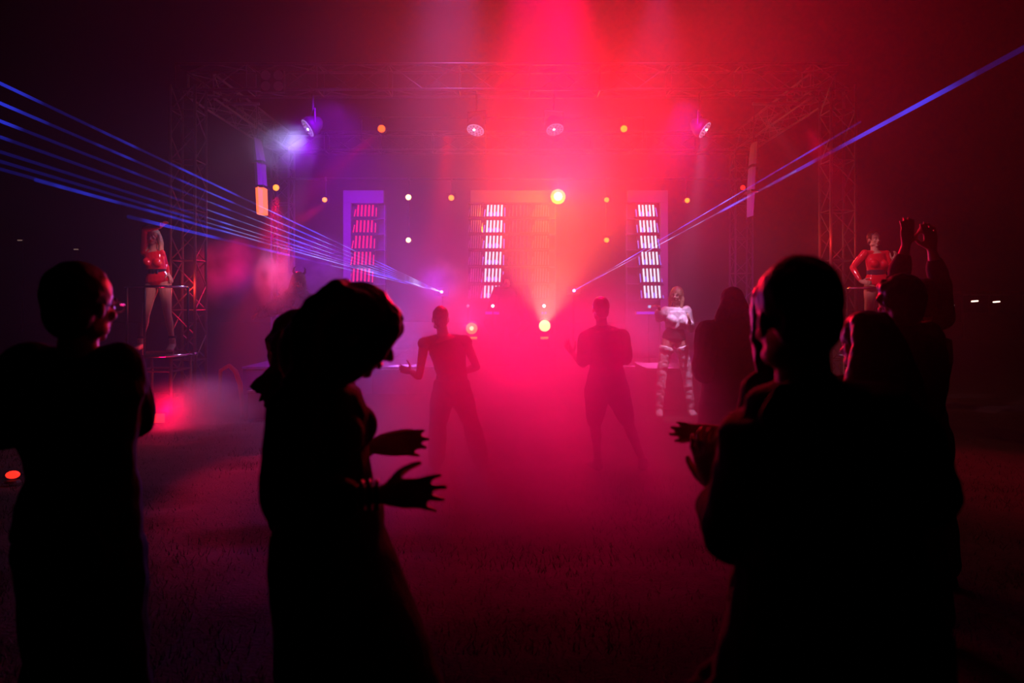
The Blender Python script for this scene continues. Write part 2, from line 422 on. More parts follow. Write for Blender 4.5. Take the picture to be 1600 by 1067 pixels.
# ------------------------------------------------------------------ small lamps
def par_lamp(px, py, d, rpx, m, label, group='small stage lamps', hang=0.35, cat='stage lamp', name='stage_lamp'):
    c = P(px, py, d); r = rpx * d / F
    t = thing(name, label, cat, tuple(c), group)
    R = max(.06, r * 1.25)
    MB().tube([c + V((0, .02, 0)), c + V((0, .06, 0)), c + V((0, .16, 0)), c + V((0, .2, 0))], [R, R, R * .8, R * .4], 14).obj('housing', M['black_paint'], t, smooth=True)
    MB().ell(c + V((0, .01, 0)), V((r, 0, 0)), V((0, 0, r)), V((0, r * .45, 0)), 12, 5).obj('lens', m, t, smooth=True)
    y = MB()
    y.tube([c + V((-R - .015, .1, 0)), c + V((-R - .015, .1, R + .03)), c + V((R + .015, .1, R + .03)), c + V((R + .015, .1, 0))], .008, 6)
    y.obj('yoke', M['dark_metal'], t)
    if hang > 0:
        MB().tube([c + V((0, .1, R + .03)), V((c.x, c.y + .1, hang))], .012, 6).obj('hanger', M['dark_metal'], t)
        MB().box((c.x, c.y + .1, hang), (.04, .075, .075)).obj('pipe_clamp', M['dark_metal'], t, bevel=.005)
    return t
# backing pipes that carry the rows of small lamps
def pipe(p, q, label):
    t = MB().tube([p, q], .025, 8).obj('lamp_pipe', M['dark_metal'], None, smooth=True)
    tag(t, label, 'pipe', 'pipes carrying the small lamps')
PD = 13.6
PZL = P(0, 286, PD).z + .1; PZH = P(0, 186, PD).z + .05
pipe(P(405, 286, PD) + V((0, .1, .1)), P(1190, 286, PD) + V((0, .1, .1)), 'thin dark pipe above the long row of orange lamps')
pipe(P(560, 186, PD) + V((0, .1, .05)), P(1010, 186, PD) + V((0, .1, .05)), 'thin dark pipe carrying the two high red lamps')
for (x0, x1, za) in ((405, 1190, 286), (560, 1010, 186)):
    for xx in (x0 + 3, x1 - 3):
        a = P(xx, za, PD) + V((0, .1, .1)); b = V((a.x, 15.0, TZ - .2))
        tag(MB().tube([a, V((a.x, a.y, TZ - .25)), b], .015, 6).obj('pipe_bracket', M['dark_metal']), 'thin bracket holding the %s end of the %s lamp pipe' % ('left' if xx < 800 else 'right', 'lower' if za == 286 else 'upper'), 'bracket', 'brackets of the lamp pipes')
LL = [(431, 293, 5, 'orange', 'orange lamp next to the hanging lit column at left'), (507, 312, 4, 'orange', 'orange lamp left of the left tube frame'),
      (638, 308, 4.5, 'warm', 'bright red-rimmed lamp high between the left and centre frames'), (705, 309, 4.5, 'orange', 'orange lamp at the upper left of the centre frame'),
      (948, 312, 4, 'orange', 'dim orange lamp at the upper left of the right frame'),
      (1074, 313, 4, 'orange', 'orange lamp right of the right tube frame'), (1161, 293, 4, 'redlamp', 'dim red lamp beside the right hanging column')]
for x, y, r, m, l in LL: par_lamp(x, y, PD, r, E[m], l, 'orange lamps on the long pipe', PZL)
par_lamp(596, 201, PD, 6, E['ember'], 'high red-orange lamp above the left frame', 'high red lamps', PZH)
par_lamp(975, 201, PD, 5.5, E['orange'], 'high yellow-orange lamp above the right frame', 'high red lamps', PZH)
for x, m, l in ((638, 'warm', 'bright lamp beneath another lamp right of the left frame'), (948, 'orange', 'lower dim orange lamp left of the right frame')):
    par_lamp(x, 375, PD, 4, E[m], l, 'lower lamps on drop bars', PZL)
fl = par_lamp(872, 307, PD, 7.0, E['star'], 'blinding white-yellow lamp at the upper right of the centre frame', 'orange lamps on the long pipe', PZL, name='flood_lamp')
MB().disc(P(872, 307, PD) + V((0, .012, 0)), (0, 1, 0), .15, .012, 24).obj('glow_disc', E['flare'], fl)  # emissive disc paints the yellow halo around the lamp
ZT = .83   # height of the table top
# moving heads at the table front
def moving_head(px, py, d, m, label, rpx=9):
    c = P(px, py, d); r = rpx * d / F
    t = thing('moving_head', label, 'stage lamp', (c.x, c.y, c.z - .16), 'round lamps in front of the disc jockey table')
    MB().tube([c + V((0, .0, 0)), c + V((0, .05, 0)), c + V((0, .2, 0)), c + V((0, .26, 0))], [r * 1.3, r * 1.35, r * 1.2, r * .7], 18).obj('head', M['black_paint'], t, smooth=True)
    MB().disc(c + V((0, -.004, 0)), (0, 1, 0), r, .012, 20).obj('lens_ring', m, t)
    MB().disc(c + V((0, -.02, 0)), (0, 1, 0), r * .36, .02, 14).obj('core', E['warm'], t)
    for sg in (-1, 1): MB().box(c + V((sg * r * 1.5, .12, -.07)), (.02, .08, .2)).obj('arm', M['black_paint'], t, bevel=.004)
    MB().box(c + V((0, .12, -.135)), (r * 3.2, .2, .045)).obj('base', M['black_paint'], t, bevel=.01)
moving_head(737, 513, 12.72, E['orange'], 'round ringed lamp behind the shoulder of the left middle dancer')
moving_head(851, 509, 12.72, E['warm'], 'round bright lamp left of the clapping middle dancer')
for (x, m, l) in ((739, E['orange'], 'small oblong orange lamp under the left round lamp'), (851, E['orange'], 'oblong orange lamp under the bright round lamp')):
    c = P(x, 528, 12.66); t = thing('step_lamp', l, 'stage lamp', (c.x, c.y, ZT), 'oblong lamps under the round lamps')
    MB().box(V((c.x, c.y + .14, (ZT + 1.035) / 2)), (.20, .26, 1.035 - ZT)).obj('housing', M['black_paint'], t, bevel=.01)
    MB().box(c + V((0, .004, 0)), (.15, .012, .045)).obj('lens', m, t, bevel=.003)
for (x, m, l) in ((731, 'wash', 'faint small spark lamp left of the table'), (770, 'spark', 'small white spark lamp on the left part of the table'), (850, 'spark', 'small white spark lamp above the bright round lamp')):
    c = P(x, 478, 12.9); t = thing('pin_lamp', l, 'stage lamp', (c.x, c.y, ZT), 'pin lamps on the table')
    MB().ell(c, (.03, 0, 0), (0, .03, 0), (0, 0, .03), 10, 6).obj('bulb', E[m], t, smooth=True)
    MB().tube([c - V((0, 0, .03)), V((c.x, c.y, ZT))], .01, 6).obj('stem', M['dark_metal'], t)
for (x, m, wd, l) in ((769, 'blue', .27, 'blue glowing strip left of the disc jockey'), (850, 'blue', .1, 'short blue glowing strip above the bright round lamp'), (1015, 'blue', .5, 'long blue glowing strip below the right tube frame')):
    c = P(x, 489, 13.1); t = thing('light_strip', l, 'light strip', tuple(c), 'blue light strips')
    MB().box(c + V((0, .03, 0)), (wd + .03, .04, .08)).obj('channel', M['black_paint'], t)
    MB().box(c, (wd, .02, .05)).obj('diffuser', E[m], t, bevel=.004)
    MB().box(c + V((0, .03, (SZ - c.z) / 2 - .02)), (.03, .03, c.z - SZ - .04)).obj('post', M['dark_metal'], t)
c = P(1015, 479, 13.1); t = thing('indicator_lamp', 'small cyan square lamp just below the right tube units', 'stage lamp', tuple(c))
MB().box(c, (.05, .03, .05)).obj('lens', E['cyan'], t); MB().box(c + V((0, .03, 0)), (.07, .03, .07)).obj('housing', M['black_paint'], t)

# wash lights under the front truss
def wash(px, py, d, rpx, nrm, label):
    c = P(px, py, d); r = rpx * d / F; n = V(nrm).normalized()
    t = thing('wash_light', label, 'stage lamp', tuple(c), 'round wash lights hung under the front truss')
    a = n.orthogonal().normalized(); e = n.cross(a)
    MB().rings([(c - n * .0, a * r * 1.02, e * r * 1.02), (c - n * .08, a * r * 1.05, e * r * 1.05), (c - n * .2, a * r * .7, e * r * .7), (c - n * .26, a * r * .3, e * r * .3)], 20).obj('housing', M['black_paint'], t, smooth=True)
    MB().disc(c + n * .006, n, r * .97, .01, 24).obj('front_plate', E['wash'], t)
    for ring, cnt in ((.75, 12), (.45, 7)):
        for k in range(cnt):
            q = 2 * math.pi * k / cnt
            MB().disc(c + n * .014 + (a * math.cos(q) + e * math.sin(q)) * r * ring, n, r * .11, .008, 6).obj('emitter_lens', M['glass_dark'], t)
    MB().disc(c + n * .02 + a * r * .2, n, r * .13, .012, 8).obj('lit_lens', E['spark'], t)
    side = n.cross(V((0, 0, 1))).normalized()
    MB().tube([c - n * .1 - side * (r + .02), c - n * .1 - side * (r + .02) + V((0, 0, .22)), c - n * .1 + side * (r + .02) + V((0, 0, .22)), c - n * .1 + side * (r + .02)], .012, 6).obj('yoke', M['dark_metal'], t)
    MB().tube([c - n * .1 + V((0, 0, .22)), V(((c - n * .1).x, (c - n * .1).y, TZ - .19)), V(((c - n * .1).x, 10.75, TZ - .19))], .02, 6).obj('clamp', M['dark_metal'], t)
wash(481, 200, 10.95, 15, (-.75, -.38, -.62), 'wash light on the far left with a white beam')
wash(743, 203, 10.95, 14, (-.18, -.42, -.9), 'wash light left of the middle under the truss')
wash(867, 202, 10.95, 14, (.15, -.45, -.9), 'wash light above the blinding lamp')
wash(1101, 203, 10.95, 14, (.72, -.35, -.62), 'wash light on the far right under the truss')
# four-lamp blinder panels high left
bl = thing('blinder_panel', 'dark four-lamp blinder panel high at the left of the front truss', 'stage lamp', tuple(P(427, 128, 10.7)))
c = P(427, 128, 10.7); MB().box(c, (.36, .1, .34)).obj('housing', M['black_paint'], bl, bevel=.01)
for dx in (-.1, .1):
    for dz in (-.085, .085):
        MB().disc(c + V((dx, -.055, dz)), (0, 1, 0), .075, .02, 16).obj('lens', M['glass_dark'], bl)
MB().tube([c + V((0, .05, .1)), c + V((0, .2, .1))], .02, 6).obj('clamp', M['dark_metal'], bl)

# hanging columns
def hanging_column(pts, d, lit, label):
    """pts: (py, x left, x right)"""
    c = P((pts[0][1] + pts[0][2]) / 2, pts[0][0], d)
    t = thing('hanging_column', label, 'banner', tuple(c), 'narrow hanging columns at the sides of the stage')
    def seg(a, b, m, nm):
        mb = MB(); rs = []
        for (py, xa, xb) in (a, b):
            p = P((xa + xb) / 2, py, d); hw = (xb - xa) / 2 * d / F
            rs.append((p, V((hw * 1.2, 0, 0)), V((0, .16, 0))))
        mb.rings(rs, 8); mb.obj(nm, m, t)
    for k in range(len(pts) - 1):
        a, b = pts[k], pts[k + 1]
        seg(a, (b[0] - 3, b[1], b[2]), E['painted_glow'] if (lit and k == len(pts) - 2) else M['frame_board'], 'column_panel')  # lowest lit panel emits orange in place of lamp light falling on it
        p = P((b[1] + b[2]) / 2, b[0] - 1, d)
        if k < len(pts) - 2:
            MB().box(p, ((b[2] - b[1] + 4) * d / F, .3, .05)).obj('clamp', M['chrome'], t, bevel=.006)
    MB().tube([c, V((c.x, c.y, TZ - .2))], .01, 6).obj('cable', M['dark_metal'], t)
hanging_column([(218, 400, 405), (256, 400, 413), (294, 402, 415), (338, 404, 416)], 11.6, True, 'narrow hanging column with orange lamp light painted on its lower end')
hanging_column([(224, 1176, 1180), (262, 1172, 1180), (301, 1170, 1178), (342, 1170, 1174)], 11.6, False, 'narrow pale hanging column crossed by the two right beams')
for x in (405, 1176):
    p = P(x, 226, 11.6); side = -1 if x < 800 else 1
    tag(MB().tube([V((p.x, 11.6, TZ - .18)), V((side * TX, 11.6, TZ - .18))], .03, 8).obj('outrigger_pipe', M['steel'], None, smooth=True), 'steel pipe carrying the %s hanging column' % ('left' if side < 0 else 'right'), 'pipe', 'outrigger pipes')

# ------------------------------------------------------------------ laser beams
def beam_mat(name, col, strength, scale, gap, fade, floor_):
    m = bpy.data.materials.new(name); m.use_nodes = True; nt = m.node_tree; nt.nodes.clear()
    out = nt.nodes.new('ShaderNodeOutputMaterial'); em = nt.nodes.new('ShaderNodeEmission'); tr = nt.nodes.new('ShaderNodeBsdfTransparent')
    ad = nt.nodes.new('ShaderNodeAddShader'); tc = nt.nodes.new('ShaderNodeTexCoord'); nz = nt.nodes.new('ShaderNodeTexNoise')
    rp = nt.nodes.new('ShaderNodeMapRange'); mu = nt.nodes.new('ShaderNodeMath'); mu.operation = 'MULTIPLY'
    nz.inputs['Scale'].default_value = scale; nz.inputs['Detail'].default_value = 3
    rp.inputs['From Min'].default_value = gap; rp.inputs['From Max'].default_value = gap + .22
    rp.inputs['To Min'].default_value = .07; rp.inputs['To Max'].default_value = 1.0
    nt.links.new(tc.outputs['Object'], nz.inputs['Vector']); nt.links.new(nz.outputs['Fac'], rp.inputs['Value'])
    # the beam spreads and thins out with its distance from the projector
    ge = nt.nodes.new('ShaderNodeNewGeometry'); sx = nt.nodes.new('ShaderNodeSeparateXYZ'); fr = nt.nodes.new('ShaderNodeMapRange')
    nt.links.new(ge.outputs['Position'], sx.inputs[0]); nt.links.new(sx.outputs['Y'], fr.inputs['Value'])
    fr.inputs['From Min'].default_value = 12.9 - fade; fr.inputs['From Max'].default_value = 12.9
    fr.inputs['To Min'].default_value = floor_ * strength; fr.inputs['To Max'].default_value = strength
    nt.links.new(rp.outputs[0], mu.inputs[0]); nt.links.new(fr.outputs[0], mu.inputs[1])
    nt.links.new(mu.outputs[0], em.inputs['Strength']); em.inputs['Color'].default_value = (*col, 1)
    nt.links.new(em.outputs[0], ad.inputs[0]); nt.links.new(tr.outputs[0], ad.inputs[1]); nt.links.new(ad.outputs[0], out.inputs['Surface'])
    m.cycles.emission_sampling = 'NONE'
    return m
BEAM = beam_mat('laser_blue', (0.03, 0.05, 1.0), 0.8, 1.2, .47, 7.0, .5)
BEAMC = beam_mat('laser_core', (0.42, 0.50, 1.0), 1.5, 1.7, .47, 5.0, .12)
def laser(src, dst, r0, r1, label, group):
    n = 14; pts = [src + (dst - src) * (k / n) for k in range(n + 1)]; rad = [r0 + (r1 - r0) * k / n for k in range(n + 1)]
    t = MB().tube(pts, rad, 8).obj('laser_beam', BEAM, None, smooth=True); tag(t, label, 'laser beam', group)
    MB().tube(pts[:-4], [r * .35 for r in rad[:-4]], 6).obj('core', BEAMC, t, smooth=True)
def laser_box(c, label):
    t = thing('laser_projector', label, 'laser projector', tuple(c - V((0, 0, .1))), 'laser projectors')
    MB().box(c + V((0, .14, 0)), (.26, .24, .16)).obj('housing', M['black_paint'], t, bevel=.01)
    MB().disc(c, (0, 1, 0), .028, .03, 10).obj('aperture', E['laserdot'], t)
    MB().tube([c + V((0, .14, -.08)), V((c.x, c.y + .14, SZ))], .02, 6).obj('stand', M['dark_metal'], t)
LS = P(690, 456, 12.9); RS = P(897, 454, 12.9)
laser_box(LS, 'small laser projector where the fan of left beams starts'); laser_box(RS, 'small laser projector where the two right beams start')
LE = [(0, 130), (0, 161), (0, 189), (0, 214), (0, 237), (0, 252), (0, 264), (95, 292), (240, 348)]
LN = ['highest', 'second highest', 'third highest', 'fourth highest', 'middle', 'fourth lowest', 'third lowest', 'second lowest', 'lowest short']
for (x, y), nm in zip(LE, LN):
    laser(LS + V((-.0, -.02, 0)), P(x - 40, y - 40 * (456 - y) / (690 - x), 5.2), .006, .014, nm + ' blue beam of the left fan', 'left fan of laser beams')
laser(RS + V((0, -.02, 0)), P(1650, 48, 4.4), .006, .020, 'brighter lower blue beam rising to the right edge', 'pair of laser beams at right')
laser(RS + V((0, -.02, 0)), P(1345, 190, 8.0), .006, .012, 'shorter upper blue beam of the right pair', 'pair of laser beams at right')

# ------------------------------------------------------------------ haze and smoke
def vol(name, dens, aniso=0.2, col=(1, 1, 1)):
    m = bpy.data.materials.new(name); m.use_nodes = True; nt = m.node_tree; nt.nodes.clear()
    out = nt.nodes.new('ShaderNodeOutputMaterial'); s = nt.nodes.new('ShaderNodeVolumeScatter')
    s.inputs['Density'].default_value = dens; s.inputs['Anisotropy'].default_value = aniso; s.inputs['Color'].default_value = (*col, 1)
    nt.links.new(s.outputs[0], out.inputs['Volume'])
    return m, nt, s
m, nt, s = vol('haze', HAZE, .35)
tc = nt.nodes.new('ShaderNodeTexCoord'); mp = nt.nodes.new('ShaderNodeMapping')
mp.inputs['Location'].default_value = (-.055, -1.06, -.42); mp.inputs['Scale'].default_value = (1 / 7.1, 1 / 9.3, 1 / 5.8)
ln = nt.nodes.new('ShaderNodeVectorMath'); ln.operation = 'LENGTH'
fo = nt.nodes.new('ShaderNodeMapRange'); fo.interpolation_type = 'SMOOTHSTEP'
fo.inputs['From Min'].default_value = 1.0; fo.inputs['From Max'].default_value = 0.25; fo.inputs['To Min'].default_value = 0; fo.inputs['To Max'].default_value = 1
nz = nt.nodes.new('ShaderNodeTexNoise'); nz.inputs['Scale'].default_value = .45; nz.inputs['Detail'].default_value = 2
nr = nt.nodes.new('ShaderNodeMapRange'); nr.inputs['From Min'].default_value = .3; nr.inputs['From Max'].default_value = .7; nr.inputs['To Min'].default_value = .5; nr.inputs['To Max'].default_value = 1.5
m1 = nt.nodes.new('ShaderNodeMath'); m1.operation = 'MULTIPLY'; m2 = nt.nodes.new('ShaderNodeMath'); m2.operation = 'MULTIPLY'; m2.inputs[1].default_value = HAZE
nt.links.new(tc.outputs['Object'], mp.inputs['Vector']); nt.links.new(mp.outputs[0], ln.inputs[0]); nt.links.new(ln.outputs['Value'], fo.inputs['Value'])
nt.links.new(tc.outputs['Object'], nz.inputs['Vector']); nt.links.new(nz.outputs['Fac'], nr.inputs['Value'])
nt.links.new(fo.outputs[0], m1.inputs[0]); nt.links.new(nr.outputs[0], m1.inputs[1]); nt.links.new(m1.outputs[0], m2.inputs[0]); nt.links.new(m2.outputs[0], s.inputs['Density'])
hz = MB().box((0, 11.2, 4.2), (20, 18.0, 8.6)).obj('haze', m)
tag(hz, 'thin stage haze filling the air around the stage', 'haze', kind='stuff')

def puff(c, r, dens, label, nscale=1.6, thr=.35, seed=0.0, soft=1.0):
    m, nt, s = vol('smoke', dens, 0.1)
    tc = nt.nodes.new('ShaderNodeTexCoord'); mp = nt.nodes.new('ShaderNodeMapping'); mp.inputs['Location'].default_value = (seed, seed * 1.7, seed * .6)
    nz = nt.nodes.new('ShaderNodeTexNoise'); nz.inputs['Scale'].default_value = nscale; nz.inputs['Detail'].default_value = 3.5
    nt.links.new(tc.outputs['Object'], mp.inputs['Vector']); nt.links.new(mp.outputs[0], nz.inputs['Vector'])
    ln = nt.nodes.new('ShaderNodeVectorMath'); ln.operation = 'LENGTH'; nt.links.new(tc.outputs['Object'], ln.inputs[0])
    fo = nt.nodes.new('ShaderNodeMapRange'); fo.interpolation_type = 'SMOOTHSTEP'
    fo.inputs['From Min'].default_value = 1.0; fo.inputs['From Max'].default_value = 0.15; fo.inputs['To Min'].default_value = 0; fo.inputs['To Max'].default_value = 1
    nt.links.new(ln.outputs['Value'], fo.inputs['Value'])
    nr = nt.nodes.new('ShaderNodeMapRange'); nr.inputs['From Min'].default_value = thr; nr.inputs['From Max'].default_value = thr + .3; nr.inputs['To Min'].default_value = 1 - soft
    nt.links.new(nz.outputs['Fac'], nr.inputs['Value'])
    mu = nt.nodes.new('ShaderNodeMath'); mu.operation = 'MULTIPLY'; nt.links.new(fo.outputs[0], mu.inputs[0]); nt.links.new(nr.outputs[0], mu.inputs[1])
    m2 = nt.nodes.new('ShaderNodeMath'); m2.operation = 'MULTIPLY'; nt.links.new(mu.outputs[0], m2.inputs[0]); m2.inputs[1].default_value = dens
    nt.links.new(m2.outputs[0], s.inputs['Density'])
    o = MB().ell((0, 0, 0), (1, 0, 0), (0, 1, 0), (0, 0, 1), 20, 12).obj('smoke', m)
    o.location = c; o.scale = r
    tag(o, label, 'smoke', 'drifting smoke', kind='stuff')
#PUFFS
puff(P(868, 262, 9.8), (1.0, .8, 1.15), .75, 'glowing cloud of smoke in front of the blinding lamp', .8, .2, 9.0, .5)
puff((0.25, 6.1, .50), (2.2, 2.3, 1.6), 1.7, 'dense low smoke around the legs of the two middle dancers', 1.3, .3, 1.0, .6)
puff(P(310, 640, 9.2), (.95, .8, .55), 2.6, 'low pink smoke in front of the left podium', 1.6, .33, 2.0, .7)
puff(P(430, 430, 9.6), (.34, .4, .55), 4.5, 'red smoke left of the horned performer', 1.6, .38, 3.3)
puff(P(490, 425, 11.0), (.8, .6, .75), 2.2, 'grey smoke rising behind the horned performer', 1.6, .35, 4.1)
puff(P(440, 228, 10.6), (.7, .5, .6), .9, 'white smoke drifting in the wash light at left', 1.8, .35, 5.2)
puff(P(350, 420, 11.5), (.7, .6, .8), 1.5, 'faint red smoke behind the left tower', 1.4, .35, 6.0)
puff(P(692, 438, 11.6), (.55, .4, .5), 2.2, 'pink smoke beside the left laser projector', 1.5, .3, 7.0)

# ------------------------------------------------------------------ people
def remeshed(mb, name, m, parent, voxel=.008, smooth=3, wrinkle=0.0, wscale=.12):
    """union of all closed pieces in mb as one continuous surface"""
    me = mb.mesh(name); o = bpy.data.objects.new(name, me); COL.objects.link(o)
    r = o.modifiers.new('r', 'REMESH'); r.mode = 'VOXEL'; r.voxel_size = voxel
    if smooth:
        s = o.modifiers.new('s', 'SMOOTH'); s.factor = .5; s.iterations = smooth
    if wrinkle > 0:
        tx = bpy.data.textures.new('folds', 'CLOUDS'); tx.noise_scale = wscale; tx.noise_depth = 1
        d = o.modifiers.new('d', 'DISPLACE'); d.texture = tx; d.strength = wrinkle; d.mid_level = .5; d.texture_coords = 'GLOBAL'
    bpy.context.view_layer.update()
    ev = o.evaluated_get(bpy.context.evaluated_depsgraph_get())
    nm = bpy.data.meshes.new_from_object(ev)
    o.modifiers.clear(); o.data = nm; bpy.data.meshes.remove(me)
    nm.materials.clear(); nm.materials.append(m)
    nm.polygons.foreach_set('use_smooth', [True] * len(nm.polygons)); nm.update()
    if parent is not None:
        o.parent = parent; o.matrix_parent_inverse = Matrix.Translation(-parent_loc(parent))
    return o

def lerp(a, b, t): return a + (b - a) * t
def unit(v): return V(v).normalized()

def limb(mb, pts, rads, inf=0.0, flat=None, n=12):
    """pts: control points, rads: radii, sampled smoothly"""
    P_, R_ = [], []
    for i in range(len(pts) - 1):
        for k in range(4):
            t = k / 4; P_.append(lerp(V(pts[i]), V(pts[i + 1]), t)); R_.append(rads[i] + (rads[i + 1] - rads[i]) * t + inf)
    P_.append(V(pts[-1])); R_.append(rads[-1] + inf)
    mb.tube(P_, R_, n, round_ends=True)

def seg_limb(mb, a, b, prof, inf=0.0, t0=0.0, t1=1.0, n=12, bulge=None):
    """a to b with profile [(t, r)]; bulge: (vector, amount profile) shifts the axis"""
    P_, R_ = [], []
    N = 12
    for k in range(N + 1):
        t = t0 + (t1 - t0) * k / N
        for i in range(len(prof) - 1):
            if prof[i][0] <= t <= prof[i + 1][0] or i == len(prof) - 2:
                u = (t - prof[i][0]) / (prof[i + 1][0] - prof[i][0]); u = max(0, min(1, u))
                r = prof[i][1] + (prof[i + 1][1] - prof[i][1]) * (u * u * (3 - 2 * u)); break
        p = lerp(V(a), V(b), t)
        if bulge is not None: p = p + bulge * math.sin(math.pi * t)
        P_.append(p); R_.append(r + inf)
    mb.tube(P_, R_, n, round_ends=True)

def hand(mb, wrist, d, nrm, side, curl=.35, spread=.25, S=1.0, thumb=.8, inf=0.0):
    """wrist point, d finger direction, nrm back-of-hand normal, side: +1 when the thumb lies towards d x nrm"""
    d = unit(d); nrm = V(nrm); nrm = unit(nrm - d * nrm.dot(d)); s = d.cross(nrm) * side   # s points to the thumb side
    S = S * 1.0
    L = .095 * S
    rs = []
    for t, hw, th in ((0, .026, .020), (.25, .034, .018), (.6, .041, .016), (.9, .043, .013), (1.0, .040, .010)):
        rs.append((wrist + d * L * t, s * hw * S, nrm * th * S))
    mb.rings(rs, 14)
    fl = (.072, .080, .074, .058); fr = (.0092, .0095, .009, .008)
    for i in range(4):
        off = (1.5 - i) * .0205 * S
        ang = (1.5 - i) * spread * .33
        base = wrist + d * L * (.97 if i in (1, 2) else .92) + s * off - nrm * .002
        dd = unit(d * math.cos(ang) + s * math.sin(ang))
        p = base - dd * .02; pts = [p, base]; cur = 0.0
        for j, q in enumerate((.45, .30, .25)):
            cur += curl * (.55 if j == 0 else .8) * (1 + .12 * i)
            v = unit(dd * math.cos(cur) - nrm * math.sin(cur))
            base = base + v * fl[i] * S * q; pts.append(base)
        limb(mb, pts, [fr[i] * S * 1.05, fr[i] * S * 1.05, fr[i] * S, fr[i] * S * .95, fr[i] * S * .8], n=8)
    tb = wrist + d * L * .22 + s * .022 * S - nrm * .006
    t1 = tb + unit(d * .55 + s * thumb - nrm * .25) * .046 * S
    t2 = t1 + unit(d * .85 + s * thumb * .65 - nrm * .2) * .034 * S
    t3 = t2 + unit(d * .95 + s * thumb * .45 - nrm * .25) * .027 * S
    limb(mb, [tb, t1, t2, t3], [.017 * S, .013 * S, .0108 * S, .0088 * S], n=8)

UARM = [(0, .052), (.25, .050), (.6, .043), (1, .037)]
FARM = [(0, .037), (.2, .042), (.6, .034), (1, .025)]
THIGH = [(0, .092), (.2, .090), (.6, .068), (1, .054)]
CALF = [(0, .053), (.3, .057), (.65, .042), (1, .034)]

def person(label, J, skin='skin', female=False, group=None, voxel=.008, k=1.0, detail=True):
    """J: joints in world space. head (centre), up, face, neck, chest, waist, pelvis, and for side l/r: sh, el, wr, hip, kn, an, toe
    + hand_l / hand_r: dict(d, n, curl, spread). Returns the dict with the root and helpers."""
    root = thing('person', label, 'person', (J['pelvis'].x, J['pelvis'].y, J.get('ground', 0.0)), group)
    J = dict(J); J['k'] = k
    mb = MB()
    f = .9 if female else 1.0
    torso(mb, J, 0.0, 0, 1, f, female)
    # neck
    hd = J['head']; u = unit(J['up']); fc = V(J['face']); fc = unit(fc - u * fc.dot(u)); s = u.cross(fc)
    J['_u'], J['_f'], J['_s'] = u, fc, s
    mb.tube([J['neck'] - unit(hd - J['neck']) * .05, lerp(J['neck'], hd, .5) - fc * .008, hd - u * .03 - fc * .01], [.062 * f * k, .053 * f * k, .052 * f * k], 14)
    limb(mb, [J['neck'] - V((0, 0, .03)), J['sh_l']], [.055 * f * k, .05 * f * k]); limb(mb, [J['neck'] - V((0, 0, .03)), J['sh_r']], [.055 * f * k, .05 * f * k])
    # head
    h = k * (.96 if female else 1.0)
    def H(a, b, c): return hd + s * a * h + fc * b * h + u * c * h
    mb.ell(H(0, -.012, .028), s * .076 * h, fc * .094 * h, u * .090 * h, 16, 10)
    mb.ell(H(0, .022, -.030), s * .060 * h, fc * .062 * h, u * .082 * h, 14, 9)
    mb.ell(H(0, .055, -.095), s * .026 * h, fc * .022 * h, u * .018 * h, 10, 6)
    mb.ell(H(0, .074, .012), s * .045 * h, fc * .018 * h, u * .014 * h, 10, 6)
    for q in (-1, 1):
        mb.ell(H(q * .038, .062, -.030), s * .022 * h, fc * .020 * h, u * .020 * h, 8, 6)
        mb.ell(H(q * .052, .01, -.075), s * .016 * h, fc * .04 * h, u * .022 * h, 8, 6)
        mb.ell(H(q * .079, -.008, -.012), s * .010 * h, fc * .018 * h, u * .030 * h, 8, 6)
    limb(mb, [H(0, .080, .008), H(0, .104, -.032)], [.009 * h, .0125 * h], n=8)
    for q in (-1, 1): mb.ell(H(q * .011, .092, -.036), s * .009 * h, fc * .010 * h, u * .008 * h, 8, 5)
    mb.ell(H(0, .078, -.062), s * .024 * h, fc * .012 * h, u * .012 * h, 10, 6)
    # arms, hands
    for c in 'lr':
        sh, el, wr = J['sh_' + c], J['el_' + c], J['wr_' + c]
        mb.ell(sh, (.058 * f * k, 0, 0), (0, .058 * f * k, 0), (0, 0, .058 * f * k), 12, 8)
        seg_limb(mb, sh, el, [(t, r * f * k) for t, r in UARM]); seg_limb(mb, el, wr, [(t, r * f * k) for t, r in FARM])
        hh = J.get('hand_' + c, {})
        d = hh.get('d', wr - el); nn = hh.get('n', V((0, 0, 1)))
        hand(mb, V(wr), d, nn, hh.get('side', 1), hh.get('curl', .3), hh.get('spread', .25), (.93 if female else 1.0) * k, hh.get('thumb', .8))
    # legs, feet
    for c in 'lr':
        hp, kn, an, to = J['hip_' + c], J['kn_' + c], J['an_' + c], J['toe_' + c]
        seg_limb(mb, hp, kn, [(t, r * (.97 if female else 1) * k) for t, r in THIGH])
        back = unit(V((an - to).xy.to_3d()) if (an - to).length > 0 else V((0, -1, 0))) * .012
        seg_limb(mb, kn, an, [(t, r * f * k) for t, r in CALF], bulge=back)
        foot_loft(mb, an, to, 0.0, k)
    body = remeshed(mb, 'body', M[skin], root, voxel)
    if detail:
        for q in (-1, 1):
            e = MB(); e.ell(H(q * .032, .070, -.004), s * .0125 * h, fc * .010 * h, u * .0095 * h, 10, 6)
            eo = e.obj('eye', M['eye'], root, smooth=True)
            e = MB(); e.ell(H(q * .032, .078, -.004), s * .006 * h, fc * .004 * h, u * .006 * h, 8, 5); e.obj('iris', M['iris'], eo, smooth=True)
            e = MB(); e.tube([H(q * .016, .088, .016), H(q * .034, .086, .022), H(q * .052, .072, .014)], [.003, .004, .002], 6); e.obj('eyebrow', M['hair_dark'], root)
        e = MB(); e.ell(H(0, .086, -.058), s * .022 * h, fc * .007 * h, u * .005 * h, 10, 5); e.ell(H(0, .085, -.067), s * .018 * h, fc * .007 * h, u * .006 * h, 10, 5)
        e.obj('lips', M['lip'], root, smooth=True)
    return root, J

